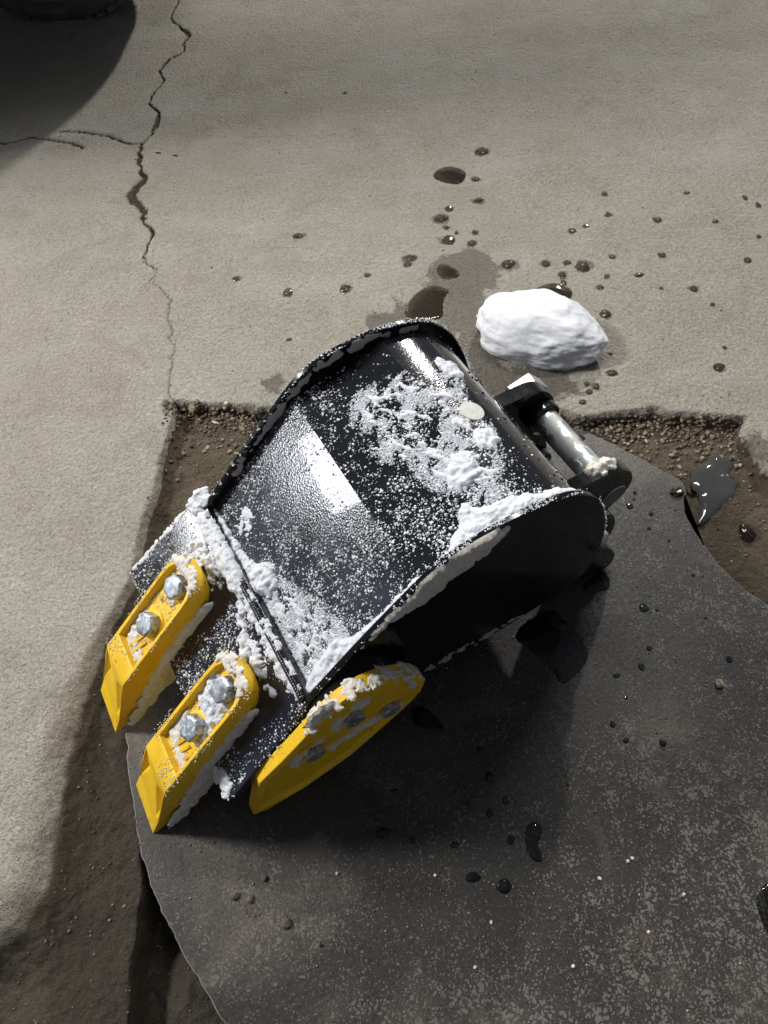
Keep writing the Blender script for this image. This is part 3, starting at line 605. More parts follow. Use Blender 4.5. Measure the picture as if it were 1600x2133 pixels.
# teeth ------------------------------------------------------------
TW2 = .0370
def tooth_mesh():
    """returns a mesh in (s, t, n) space mapped by lipP; t measured from the tooth centre line"""
    bm = bmesh.new()
    V = lambda s, t, n: bm.verts.new((s, t, n))
    end = []                                # rounded end outline from +t side round to -t side
    pts = [(.085, 1), (.060, .97), (.042, .80), (.031, .48), (.0275, 0), (.031, -.48), (.042, -.80), (.060, -.97), (.085, -1)]
    out = [(s, t * TW2) for s, t in pts] + [(.235, -TW2), (.235, TW2)]
    inn = [(.086, .0315), (.064, .0295), (.049, .023), (.0405, .013), (.0385, 0), (.0405, -.013), (.049, -.023), (.064, -.0295), (.086, -.0315), (.206, -.0315), (.206, .0315)]
    n = len(out); H0, H1, PF = .046, .032, .0345
    base = [V(s + (.0 if s > .08 else .001), t * 1.06, H1 - .006) for s, t in out]
    step = [V(s + (.0 if s > .08 else .001), t * 1.06, H1 + .002) for s, t in out]
    rim = [V(s, t, H0) for s, t in out]; rin = [V(s, t, H0 - .0005) for s, t in inn]
    pf = [V(s * .985 + .0018, t * .93, PF) for s, t in inn]
    bot = [V(s + (.0 if s > .2 else .042 if s < .08 else .018), t * (1.06 if s > .2 else .96), -.030) for s, t in out]
    for i in range(n):
        j = (i + 1) % n
        if i != 9:
            bm.faces.new((bot[i], bot[j], base[j], base[i])); bm.faces.new((base[i], base[j], step[j], step[i])); bm.faces.new((step[i], step[j], rim[j], rim[i]))
        bm.faces.new((rim[i], rim[j], rin[j], rin[i])); bm.faces.new((rin[i], rin[j], pf[j], pf[i]))
    bm.faces.new(pf)
    # wedge tip: top bevel with triangular side scallops
    S1, S2 = .235, .363
    rL, rR = rim[10], rim[9]                # +t, -t at the fold
    tipL, tipR = V(S2, TW2 * 1.09, -.0225), V(S2 + .002, -TW2 * 1.09, -.0225)
    bL, bR = V(S2 - .003, TW2 * 1.08, -.029), V(S2 - .001, -TW2 * 1.08, -.029)
    def topn(s): return H0 + (s - S1) / (S2 - S1) * (-.0225 - H0)
    for sg, r_, tip, st, ba, bo, bt in ((1, rL, tipL, step[10], base[10], bot[10], bL), (-1, rR, tipR, step[9], base[9], bot[9], bR)):
        a = V(.241, sg * .033, topn(.241)); b = V(.258, sg * .012, topn(.258)); c = V(.318, sg * .034, topn(.318)); d = V(.326, sg * TW2 * 1.06, topn(.330) - .001)
        e = V(.262, sg * TW2 * 1.01, topn(.262) + .001); g = V(.266, sg * .0305, topn(.266) - .016)
        if sg > 0: SA = (a, b, c, d)
        else: SB = (a, b, c, d)
        for f in ((r_, a, g, e), (a, b, g), (b, c, g), (g, c, d, e)): bm.faces.new(f if sg > 0 else f[::-1])
        # side wall
        for f in ((r_, e, st), (e, d, ba, st), (d, tip, bt, ba), (ba, bt, bo)):
            bm.faces.new(f)
    a, b, c, d = SA; a2, b2, c2, d2 = SB
    bm.faces.new((rL, rR, a2, a)); bm.faces.new((a, a2, b2, b)); bm.faces.new((b, b2, c2, c)); bm.faces.new((c, c2, d2, d)); bm.faces.new((d, d2, tipR, tipL))
    bm.faces.new((tipL, tipR, bR, bL)); bm.faces.new((bL, bR, bot[9], bot[10])); bm.faces.new(list(reversed(bot)))
    bmesh.ops.recalc_face_normals(bm, faces=bm.faces)
    return bm
def hexbolt(h, r):
    bm = bmesh.new()
    bmesh.ops.create_cone(bm, cap_ends=True, segments=6, radius1=r, radius2=r, depth=h, matrix=Matrix.Translation((0, 0, h / 2)))
    top = [f for f in bm.faces if f.normal.z > .9][0]
    r_ = bmesh.ops.inset_region(bm, faces=[top], thickness=r * .13, depth=0)
    for v in top.verts: v.co.z += h * .10
    return bm
LM = Matrix(((-cb, 0, -sb, 0), (0, 1, 0, 0), (-sb, 0, cb, AZ), (0, 0, 0, 1)))      # (s, v, n) -> bucket space (mirrors handedness)
def lip_obj(bm, name, mat, parent, v, bevel, s=0, n=0):
    bmesh.ops.transform(bm, matrix=LM @ Matrix.Translation((s, v, n)), verts=bm.verts)
    return finish(bm, name, mat, parent, bevel=bevel)
V1, V2 = .0635, .2374
SHEAR = .105
SHM = Matrix(((1, 0, 0, 0), (-SHEAR, 1, 0, .235 * SHEAR), (0, 0, 1, 0), (0, 0, 0, 1)))
def vs_(s, v): return v + (.235 - s) * SHEAR
teeth = []
for k, v in enumerate((V1, V2)):
    tm_ = tooth_mesh(); [setattr(q_.co, 'y', q_.co.y + max(0, .235 - q_.co.x) * SHEAR) for q_ in tm_.verts]; t = lip_obj(tm_, 'tooth', M_yellow, bucket, v, .0014)
    for sB in (.068, .144):
        b = bmesh.new(); bmesh.ops.create_cone(b, cap_ends=True, segments=32, radius1=.0235, radius2=.021, depth=.004, matrix=Matrix.Translation((0, 0, .002)))
        lip_obj(b, 'seat_ring', M_yellow, t, vs_(sB, v) - .004, .001, sB, .0340)
        hb = hexbolt(.015, .0190); bmesh.ops.rotate(hb, verts=hb.verts, matrix=Matrix.Rotation(.3 + k + sB * 9, 3, 'Z')); lip_obj(hb, 'bolt_head', M_bolt, t, vs_(sB, v) - .004, .0012, sB, .0380)
    for j in range(3):                       # cast ribs in the pocket
        bm = bmesh.new(); y0 = -.026 + j * .012
        r0 = [(.170, y0, .0343), (.172, y0 + .005, .0343), (.203, y0 + .012, .0343), (.203, y0 + .006, .0343)]
        prism(bm, r0, [(a, b, .0372) for a, b, c in r0]); lip_obj(bm, 'cast_rib', M_yellow, t, vs_(.187, v), .0006)
    teeth.append(t)
# side cutter on the near side plate
SC = [(-.137, -.212), (-.098, -.081), (-.047, -.036), (.001, .016), (.031, .044), (.065, .055), (.099, .046), (.138, .008), (.156, -.028), (.162, -.055), (.157, -.085), (.141, -.115), (.083, -.164), (.03, -.205), (-.054, -.2315), (-.119, -.2285)]
def inset2(P, d):
    P = np.array(P); e = np.roll(P, -1, 0) - np.roll(P, 1, 0); e /= np.linalg.norm(e, axis=1)[:, None]
    a = sum(P[i][0] * P[(i + 1) % len(P)][1] - P[(i + 1) % len(P)][0] * P[i][1] for i in range(len(P)))
    nn = np.stack([-e[:, 1], e[:, 0]], 1) * (1 if a > 0 else -1); return P + nn * d
bm = bmesh.new()
sc0 = chaikin(SC[1:-2], 1, False); SCF = [SC[0]] + sc0 + [SC[-2], SC[-1]]
ro = [bm.verts.new((u, -.016, z + AZ)) for u, z in SCF]; r1 = [bm.verts.new((u, -.034, z + AZ)) for u, z in SCF]
i1 = inset2(SCF, .011); i1[0] = (SC[0][0] + .012, SC[0][1] + .014); i1[-1] = (-.107, -.213)
r2 = [bm.verts.new((u, -.036, z + AZ)) for u, z in i1]; i2 = inset2(SCF, .0145); i2[0] = (SC[0][0] + .016, SC[0][1] + .02); i2[-1] = (-.101, -.207)
r3 = [bm.verts.new((u, -.0285, z + AZ)) for u, z in i2]
n = len(SCF)
for a, b in ((ro, r1), (r1, r2), (r2, r3)):
    for i in range(n): bm.faces.new((a[i], a[(i + 1) % n], b[(i + 1) % n], b[i]))
bm.faces.new(r3); bm.faces.new(list(reversed(ro)))
cut = finish(bm, 'side_cutter', M_yellow, bucket, bevel=.0012)
for u, z in ((.050, -.036), (.103, -.088), (-.017, -.083)):
    for nm, r, d, mt, y in (('seat_ring', .0235, .003, M_yellow, -.0285), ('bolt_head', .0165, .010, M_bolt, -.0315)):
        bm = bmesh.new()
        bmesh.ops.create_cone(bm, cap_ends=True, segments=32 if nm == 'seat_ring' else 6, radius1=r, radius2=r * .97, depth=d, matrix=Matrix.Translation((u, y - d / 2 + .0, z + AZ)) @ Matrix.Rotation(math.pi / 2, 4, 'X'))
        finish(bm, nm, mt, cut, bevel=.001)
# spacer between side plate and cutter
bm = bmesh.new(); sp = inset2(SCF, .016); prism(bm, [(u, -.0125, z + AZ) for u, z in sp[2:-2]], [(u, .0005, z + AZ) for u, z in sp[2:-2]]); finish(bm, 'cutter_spacer', M_black, bucket, bevel=.001)

# ------------------------------------------------------------ snow on the bucket
def hsnow(T, edge=.008, holes=.5, hs=160, fs=500, seed=0, stretch=(1, 1), ang=0.0):
    ca, sa = math.cos(ang), math.sin(ang)
    bias = .18 if holes < .7 else .18 - (holes - .7) * .55
    def f(a, b, sd):
        a2, b2 = (a * ca + b * sa) * stretch[0], (-a * sa + b * ca) * stretch[1]
        n1 = fbm(a2 * hs, b2 * hs, seed=seed, octv=4); n2 = fbm(a * fs, b * fs, seed=seed + 9, octv=2); n3 = fbm(a * 45, b * 45, seed=seed + 5, octv=3)
        warp = (n3 - .5) * min(.012, edge * 1.1)
        m = np.clip((sd + warp) / edge, -1, 1) * .5 + holes * (n1 - .5) * 2 + bias
        m = np.where(sd < -.45 * edge - .0008, -1, m)
        h = T * np.sqrt(np.clip(m, 0, 1)) * (.55 + .5 * n1) + .0008 * (n2 - .5) * np.clip(m * 4, 0, 1)
        return np.where(m > 0, np.maximum(h, .0001), -.001)
    return f
S1 = [(.309, .283), (.353, .276), (.391, .264), (.405, .2375), (.4456, .2674), (.461, .257), (.4273, .20), (.444, .177), (.4327, .151), (.4314, .133), (.404, .0908), (.397, .06), (.3755, .04), (.333, .058), (.3346, .0814), (.3227, .106), (.318, .143), (.324, .165), (.289, .179), (.2845, .196), (.3177, .214), (.2875, .239), (.293, .262)]
hf_patch('snow_patch', wrapS, S1, .0013, hsnow(.0026, .018, 2.6, 140, 620, 3, (1.0, .50), .6), M_snow, bucket)
hf_patch('snow_patch', wrapS, [(.44, .283), (.462, .272), (.468, .250), (.455, .238), (.440, .246), (.436, .265)], .0013, hsnow(.006, .006, .5, 160, 520, 4), M_snow, bucket)
hf_patch('snow_patch', wrapS, [(.395, .13), (.418, .146), (.437, .135), (.430, .112), (.404, .106)], .0013, hsnow(.006, .006, .5, 160, 520, 6), M_snow, bucket)
hf_patch('snow_patch', wrapS, [(.345, .115), (.365, .126), (.388, .112), (.380, .085), (.352, .075), (.333, .09)], .0013, hsnow(.0075, .008, .6, 140, 520, 5), M_snow, bucket)
hf_patch('snow_patch', wrapS, [(.285, .007), (.296, .030), (.318, .034), (.328, .058), (.345, .062), (.345, .044), (.396, .032), (.430, .022), (.500, .020), (.50, .006)], .0013, hsnow(.011, .008, .35, 110, 520, 8), M_snow, bucket)
hf_patch('snow_patch', wrapS, [(-.006, .006), (-.006, .022), (.03, .034), (.085, .040), (.105, .028), (.140, .018), (.20, .017), (.290, .014), (.290, .005)], .0013, hsnow(.013, .006, .3, 110, 520, 9), M_snow, bucket)
hf_patch('snow_patch', wrapS, [(-.004, .20), (.028, .222), (.050, .195), (.052, .172), (.030, .160), (.012, .172), (-.004, .18)], .0013, hsnow(.017, .010, .5, 90, 520, 10), M_snow, bucket)
hf_patch('snow_patch', wrapS, [(-.006, .345), (.010, .345), (.012, .29), (.020, .235), (.032, .21), (-.008, .20)], .0013, hsnow(.011, .007, .5, 110, 520, 11), M_snow, bucket)
hf_patch('snow_patch', wrapS, [(.004, .165), (.052, .165), (.075, .115), (.100, .055), (.095, .028), (-.004, .02), (-.004, .06), (.004, .12)], .0013, hsnow(.0026, .016, 1.9, 150, 620, 12), M_snow, bucket)
hf_patch('snow_patch', wrapS, [(.06, .300), (.075, .285), (.06, .262), (.035, .262), (.03, .285)], .0013, hsnow(.002, .008, 1.3, 200, 520, 13), M_snow, bucket)
LS = lambda s, v: lipS(s, v, 0.0)
hf_patch('snow_patch', LS, [(-.010, .352), (.014, .350), (.016, .30), (.016, .24), (.016, .19), (-.010, .19)], .0013, hsnow(.011, .006, .4, 110, 520, 14), M_snow, bucket)
hf_patch('snow_patch', LS, [(-.010, .20), (.010, .20), (.014, .12), (.012, .02), (-.010, .01)], .0013, hsnow(.006, .006, 1.0, 150, 520, 15), M_snow, bucket)
hf_patch('snow_patch', LS, [(.072, .322), (.035, .318), (.012, .305), (.010, .270), (.030, .235), (.040, .222), (.058, .230), (.045, .262), (.050, .292), (.075, .300)], .0013, hsnow(.009, .010, 1.3, 120, 520, 16), M_snow, bucket)
hf_patch('snow_patch', LS, [(.000, .192), (.018, .165), (.026, .135), (.022, .102), (.030, .042), (.042, .036), (.040, .10), (.058, .108), (.046, .140), (.026, .170), (.010, .195)], .0013, hsnow(.008, .008, 1.1, 120, 520, 17), M_snow, bucket)
hf_patch('snow_patch', LS, [(.162, -.020), (.183, -.026), (.187, .0), (.184, .028), (.170, .020)], .0013, hsnow(.004, .006, .8, 160, 520, 18), M_snow, bucket)
hf_patch('snow_patch', LS, [(.0, W + .020), (.02, W + .024), (.18, W + .027), (.182, W + .021), (.02, W + .017)], .0013, hsnow(.0022, .004, .9, 120, 520, 19), M_snow, bucket)
hf_patch('snow_patch', LS, [(-.02, W - .004), (.012, W - .004), (.018, W + .022), (-.01, W + .030), (-.03, W + .015)], .0013, hsnow(.012, .008, .5, 110, 520, 20), M_snow, bucket)
# pockets and flanks of the teeth
for k, v in enumerate((V1, V2)):
    PK = lambda s, t, v=v: lipS(s, t + vs_(s, v), .0345)
    hf_patch('snow_patch', PK, [(.046, .018), (.046, -.020), (.075, -.032), (.10, -.030), (.125, -.026), (.150, -.030), (.165, -.020), (.135, .000), (.120, .028), (.080, .032)] if k == 0 else [(.045, .016), (.046, -.012), (.060, -.018), (.085, -.020), (.105, -.032), (.090, -.034), (.100, .00), (.085, .024)], .0012, hsnow(.008, .008, 1.0, 120, 520, 30 + k), M_snow if k == 0 else M_dfrost, teeth[k])
    hf_patch('snow_patch', PK, [(.145, .033), (.205, .033), (.205, -.030), (.185, -.033), (.190, .010), (.150, .018)], .0012, hsnow(.005, .006, .9, 120, 520, 34 + k), M_dfrost, teeth[k])
    TP = lambda s, t, v=v: lipS(s, t + vs_(s, v), .046)
    hf_patch('snow_patch', TP, [(.024, .020), (.024, -.020), (.042, -.034), (.056, -.030), (.044, -.010), (.046, .012), (.060, .036), (.045, .036)], .0012, hsnow(.0026, .006, 1.1, 150, 520, 38 + k), M_dfrost, teeth[k])
    def FL(s, n, v=v):
        P = np.stack([-cb * s - sb * n, vs_(s, v) - TW2 * 1.06 + 0 * s, AZ - sb * s + cb * n], 1); return P, np.tile(np.array([0, -1., 0]), (len(P), 1))
    hf_patch('snow_patch', FL, [(.06, .018), (.14, .014), (.20, .010), (.27, -.008), (.33, -.022), (.33, -.032), (.20, -.036), (.06, -.036)], .0014, hsnow(.006, .008, .75, 80, 420, 42 + k), M_dfrost if k == 0 else M_snow, teeth[k])
# frost band inside the far rim, ledge of ice under the near rim
def FI(u, z): return np.stack([u, 0 * u + W - .0092, z + AZ], 1), np.tile(np.array([0, -1., 0]), (len(u), 1))
FB = [tuple(RIM[i] - NR[i] * .004) for i in range(4, 52, 3)] + [tuple(RIM[i] - NR[i] * .0155) for i in range(52, 3, -3)]
hf_patch('frost_band', FI, FB, .0014, hsnow(.0022, .006, 1.1, 75, 500, 50), M_frost, bucket, 0)
def FO(u, z): return np.stack([u, 0 * u - .0002, z + AZ], 1), np.tile(np.array([0, -1., 0]), (len(u), 1))
IL = [(.300, .197), (.270, .186), (.252, .160), (.228, .154), (.214, .150), (.204, .130), (.182, .128), (.166, .128), (.146, .128), (.112, .104), (.085, .080), (.10, .098), (.1497, .1440), (.1763, .168), (.1947, .180), (.2205, .193), (.2596, .2005)]
hf_patch('ice_ledge', FO, IL, .0014, hsnow(.012, .012, .55, 60, 300, 51), mat_snow('grey_ice', (.58, .55, .51), .1, 300, .6), bucket)
hf_patch('frost_band', FO, [(.17, -.12), (.26, -.13), (.36, -.135), (.36, -.142), (.26, -.15), (.17, -.145)], .0014, hsnow(.003, .006, 2.2, 120, 420, 52), M_frost, bucket)
def SCs(u, z): return np.stack([u, 0 * u - .0285, z + AZ], 1), np.tile(np.array([0, -1., 0]), (len(u), 1))
for P_, sd_ in (([(.112, .030), (.145, -.005), (.158, -.06), (.150, -.085), (.138, -.06), (.135, -.02), (.118, .01)], 55), ([(.020, -.030), (.060, -.005), (.085, -.015), (.060, -.028), (.035, -.048), (.020, -.075)], 56), ([(-.06, -.10), (-.02, -.055), (.01, -.075), (-.015, -.068), (-.045, -.115)], 57), ([(.0, -.12), (.06, -.11), (.12, -.10), (.12, -.115), (.06, -.125), (.0, -.135)], 58), ([(.10, -.125), (.15, -.085), (.155, -.095), (.11, -.14)], 59), ([(-.015, .02), (.02, .055), (.04, .045), (.02, .02), (.0, .0)], 60)):
    hf_patch('snow_patch', SCs, P_, .0013, hsnow(.008, .006, .8, 110, 450, sd_), M_dfrost, cut)
ue = np.array([p_[0] for p_ in SC[2:11]]); ze = np.array([p_[1] for p_ in SC[2:11]]); de = np.concatenate([[0], np.cumsum(np.hypot(np.diff(ue), np.diff(ze)))])
def SE(a, b):
    u = np.interp(a, de, ue); z = np.interp(a, de, ze); tu = np.gradient(ue, de); tz = np.gradient(ze, de); nu, nz = -np.interp(a, de, tz), np.interp(a, de, tu); L_ = np.hypot(nu, nz)
    return np.stack([u, b, z + AZ], 1), np.stack([nu / L_, 0 * nu, nz / L_], 1)
hf_patch('snow_patch', SE, [(.05, -.035), (.14, -.036), (.24, -.036), (.29, -.036), (.29, -.024), (.22, -.018), (.12, -.018), (.05, -.020)], .0013, hsnow(.0026, .010, 1.1, 130, 450, 66), M_dfrost, cut)
EY = lambda a, b: (np.stack([a, b, np.interp(a, [.44, .478, .5265, .5478], [.066, .0595, .0575, .048]) + AZ], 1), np.tile(np.array([0, 0, 1.]), (len(a), 1)))
hf_patch('snow_patch', EY, [(.500, .060), (.545, .058), (.548, .075), (.530, .079), (.498, .079)], .0013, hsnow(.013, .008, .5, 110, 450, 61), M_dfrost, e1)
bm = bmesh.new(); bmesh.ops.create_icosphere(bm, subdivisions=4, radius=1)
for v_ in bm.verts:
    c = v_.co; k = 1 + .25 * (float(fbm([c.x * 2.2], [c.y * 2.2], c.z * 2.2, seed=63)[0]) - .5) * 2; v_.co = Vector((.531 + c.x * .010 * k, .030 + c.y * .010 * k, AZ - .10 + c.z * .020 * k))
finish(bm, 'snow_clump', M_dfrost, bucket, smooth=True, angle=180)

# grains of frost scattered over the sheet
rs = np.random.RandomState(11)
def grains(n, surf, smin, smax, vmin, vmax, dens, r0, r1, seed, parent=bucket, name='frost_grains', sub=1, mat=None):
    r = np.random.RandomState(seed); s = r.uniform(smin, smax, n); v = r.uniform(vmin, vmax, n)
    k = r.rand(n) < dens(s, v); s, v = s[k], v[k]
    P, N = surf(s, v); rad = r0 * .75 + (r1 * 1.35 - r0 * .75) * r.rand(len(s)) ** 3.6
    o = scatter_mesh(name, P + N * (rad * .25)[:, None], N, rad, mat or M_grain, parent, sub, .75, .25, True, seed); tag(o, kind='stuff'); return o
def dens_flat(s, v):
    c = fbm(s * 60, v * 60, seed=71); b = fbm(s * 11, v * 11, seed=72)
    d = .30 + .5 * sstep(.35, .6, b) ; d = d * (.25 + 1.4 * sstep(.35, .65, c))
    d = d * (1 - .55 * sstep(.02, .0, s))
    dark = sstep(.27, .30, s) * sstep(.235, .28, v) ; d = d * (1 - .9 * dark)
    d = d * (1 - .93 * sstep(.415, .45, s)) * (1 - .45 * sstep(.30, .36, s))
    d = d * (1 - .6 * sstep(.20, .30, v) * sstep(.12, .05, s))
    return np.clip(d, 0, 1)
grains(36000, wrapS, .0, .60, .011, W - .011, dens_flat, .0006, .00145, 81)
def dens_lip(s, v):
    c = fbm(s * 55, v * 55, seed=74); b = fbm(s * 14, v * 14, seed=75)
    d = (.30 + .55 * sstep(.4, .6, b)) * (.3 + 1.3 * sstep(.38, .62, c))
    d = d + .55 * sstep(.12, .17, s)
    for vc in (V1, V2):
        q = np.hypot((v - (vc - .026)) / .022, (s - .07) / .07); d = d * sstep(.75, 1.15, q)
        d = np.where((np.abs(v - vs_(s, vc)) < TW2) & (s > .03), 0, d)
    return np.clip(d, 0, 1)
grains(9500, lambda s, v: lipS(s, v, 0), -.005, .180, -.020, W + .020, dens_lip, .0006, .0015, 82)
def streaks(s, v):
    sd = sdist(s, v, chaikin(S1, 1)); a = s * .80 + v * .60; b = -s * .60 + v * .80
    n = fbm(a * 34, b * 80, seed=176, octv=5); n2 = fbm(s * 150, v * 150, seed=177, octv=3)
    m = sstep(.47, .60, n + (n2 - .5) * .35) * np.clip(.55 + sd / .022, 0, 1)
    return np.clip(m, 0, 1) * (sd > -.016)
grains(120000, wrapS, .275, .475, .025, .295, streaks, .0006, .00135, 90, sub=0, mat=M_snow, name='snow_crust')
SJ = [(.000, .165), (.050, .172), (.066, .140), (.085, .100), (.110, .055), (.150, .022), (.150, .010), (-.004, .012), (-.004, .08)]
def joint(s, v):
    sd = sdist(s, v, SJ); n = fbm(s * 70, v * 70, seed=178, octv=4); return np.clip(sstep(.36, .56, n) * np.clip(.6 + sd / .018, 0, 1), 0, 1) * (sd > -.014)
grains(60000, wrapS, .0, .165, .010, .19, joint, .0006, .0014, 91, sub=0, mat=M_snow, name='snow_crust')
def clump(s, v):     # granular fringe round the snow patches
    sd = np.full(s.shape, -1.)
    for P in (S1, [(.004, .165), (.052, .165), (.08, .115), (.115, .055), (.14, .02), (-.004, .02), (.004, .12)], [(.285, .007), (.285, .05), (.345, .07), (.40, .04), (.5, .02), (.5, .006)]):
        sd = np.maximum(sd, sdist(s, v, P))
    return np.clip(.5 + sd / .018, 0, 1) * (.2 + .8 * sstep(.42, .62, fbm(s * 90, v * 90, seed=76)))
grains(16000, wrapS, .0, .50, .011, W - .03, clump, .0007, .0017, 83)
# beads of melt water on the shiny back and rims
grd = np.random.RandomState(4); s = grd.uniform(.44, .60, 90); v = grd.uniform(.02, .33, 90); P, N = wrapS(s, v)
o = scatter_mesh('melt_beads', P, N, grd.uniform(.0012, .0032, 90), M_black, bucket, 2, .6, .08, True, 6); tag(o, kind='stuff')
# rim frost crumbs
i = grd.randint(2, 84, 4000); vv = np.where(grd.rand(4000) < .5, grd.uniform(.0, .009, 4000), grd.uniform(W - .009, W, 4000)); kk = fbm(i / 6., vv * 300, seed=77) > .5
Pr = np.stack([RIM[i, 0] + grd.normal(0, .002, 4000), vv, RIM[i, 1] + AZ], 1)[kk]; Nr = np.stack([NR[i, 0], 0 * vv, NR[i, 1]], 1)[kk]
o = scatter_mesh('frost_grains', Pr, Nr, grd.uniform(.0004, .0011, len(Pr)), M_grain, bucket, 1, .8, .3, True, 8); tag(o, kind='stuff')
# grains on the teeth
for k, v in enumerate((V1, V2)):
    n = 1500; s_ = grd.uniform(.03, .235, n); t_ = grd.uniform(-.043, .043, n); kp = fbm(s_ * 40, t_ * 40 + v * 9, seed=78) > .48
    s_, t_ = s_[kp], t_[kp]; z_ = np.where((np.abs(t_) < .033) & (s_ > .05) & (s_ < .205), .0355, .0465)
    P, N = lipS(s_, t_ + vs_(s_, v), 0); P = P + N * z_[:, None]
    o = scatter_mesh('frost_grains', P, N, grd.uniform(.0004, .0011, len(P)), M_dfrost, teeth[k], 1, .8, .3, True, 9 + k); tag(o, kind='stuff')

# ------------------------------------------------------------ chunk of snow on the slab
def snow_chunk():
    bm = bmesh.new(); bmesh.ops.create_icosphere(bm, subdivisions=6, radius=1)
    v = np.array([x.co[:] for x in bm.verts])
    d = v / np.linalg.norm(v, axis=1)[:, None]
    r = np.ones(len(d)); rr = np.random.RandomState(12)
    for _ in range(4):                       # planed-off facets
        nn = rr.normal(size=3); nn /= np.linalg.norm(nn); off_ = rr.uniform(.88, .96); q = d @ nn; r = np.where(q > .05, np.minimum(r, off_ / np.maximum(q, .05)), r)
    r = r * (1 + .16 * (fbm(d[:, 0] * 1.6 + 3, d[:, 1] * 1.6, d[:, 2] * 1.6, seed=91, octv=3) - .5) * 2)
    r = r * (1 + .050 * (fbm(d[:, 0] * 5, d[:, 1] * 7, d[:, 2] * 7, seed=92, octv=5) - .5) * 2)
    for c, a, w in (((.05, -.55, .75), .10, .34), ((.45, -.55, .6), .07, .30), ((.6, .1, .8), .05, .35), ((-.55, -.5, .5), .04, .3)):
        c = np.array(c); c = c / np.linalg.norm(c); q = np.linalg.norm(d - c, axis=1); r = r * (1 - a * np.exp(-(q / w) ** 2))
    d2 = d.copy(); d2 /= (np.abs(d2) ** 2.3).sum(1)[:, None] ** (1 / 2.3); p = d2 * r[:, None] * np.array([.132, .082, .052]); p[:, 1:] *= (1.02 + .10 * sstep(.5, -.8, d[:, 0]) - .16 * sstep(.3, 1.0, d[:, 0]))[:, None]
    p[:, 2] = np.maximum(p[:, 2], -.030 + .004 * (fbm(p[:, 0] * 60, p[:, 1] * 60, seed=93) - .5))
    for x, c in zip(bm.verts, p): x.co = c
    o = finish(bm, 'snow_chunk', M_chunk, None, smooth=True, angle=180)
    o.location = (.362, 1.070, SLAB + .028); o.rotation_euler = (.0, math.radians(3), math.radians(-24))
    tag(o, 'large white lump of packed snow on the concrete behind the bucket', 'snow lump')
snow_chunk()

# ------------------------------------------------------------ melt water
def puddle(P, z, label, H=.0028, mat=None, w=.006, group=None, sm=2):
    def surf(a, b): return np.stack([a, b, np.full(a.shape, z)], 1), np.tile(np.array([0, 0, 1.]), (len(a), 1))
    xs = np.mean([p[0] for p in P]); ys = np.mean([p[1] for p in P])
    f = lambda a, b, sd: np.where(sd + (fbm(a * 60, b * 60, seed=95) - .5) * .004 > 0, H * (1 - np.exp(-np.clip(sd + (fbm(a * 60, b * 60, seed=95) - .5) * .004, 0, 1) / w)) + .0002, -.0008)
    o = hf_patch('water_puddle', surf, P, .0022, f, mat or M_water, None, sm)
    if o: tag(o, label, 'puddle', group)
zp = lambda P: float(np.max([zg(*p) for p in P])) * .5 + .5 * float(np.mean([zg(*p) for p in P])) + .0006
puddle(PB1, zp(PB1), 'domed brown water blob, the farthest puddle behind the bucket', .0045)
puddle(PB2, zp(PB2), 'brown puddle with floating ice specks just behind the bucket rim', .0025)
puddle(PB3, zp(PB3), 'small brown puddle inside the damp patch, left of the snow lump', .002)
puddle(PB4, zp(PB4), 'shiny puddle touching the back of the snow lump', .004)
puddle(P5, .0002, 'wide puddle on the steel plate at the right of the bucket side', .0026, M_wdark)
puddle(P6, .0002, 'small puddle on the steel plate under the back corner lug', .0035, M_wdark)
puddle(P7, .0002, 'black puddle on the plate below the rear end of the yellow side cutter', .0022, M_wdark)
puddle(P8, zp(P8) + .001, 'grey star-shaped puddle on soil at the plate notch', .0035, mat_simple('grey_reflection_water', (.045, .045, .045), .06, .12, 25, 0, .03))  # grey of the surface reflection is put into this water's base colour
puddle(P9, .0002, 'tall narrow black puddle low on the bare plate', .0025, M_wdark)
puddle(P10, .0002, 'dark puddle cut off by the right edge of the photo', .0025, M_wdark)
def drop_mesh(seed):
    r = random.Random(seed); bm = bmesh.new(); bmesh.ops.create_icosphere(bm, subdivisions=3, radius=1)
    ph = [r.uniform(0, 6.28) for _ in range(4)]; am = [r.uniform(.04, .16), r.uniform(.03, .12), r.uniform(.02, .07), .03]
    for v in bm.verts:
        a = math.atan2(v.co.y, v.co.x); k = 1 + sum(am[q] * math.sin((q + 1) * a + ph[q]) for q in range(4)); v.co.x *= k; v.co.y *= k
        if v.co.z < 0: v.co.z *= .08
    me = bpy.data.meshes.new('water_droplet'); bm.to_mesh(me); bm.free(); me.shade_smooth(); return me
dm_ = [drop_mesh(i) for i in range(7)]; dm_plate = [m.copy() for m in dm_]
for m in dm_: m.materials.append(M_water)
for m in dm_plate: m.materials.append(M_wdark)
ORD = ['leftmost', 'second from the left', 'third from the left', 'fourth from the left', 'fifth from the left', 'sixth from the left', 'seventh from the left', 'eighth from the left', 'ninth from the left', 'tenth from the left', 'eleventh from the left', 'twelfth from the left']
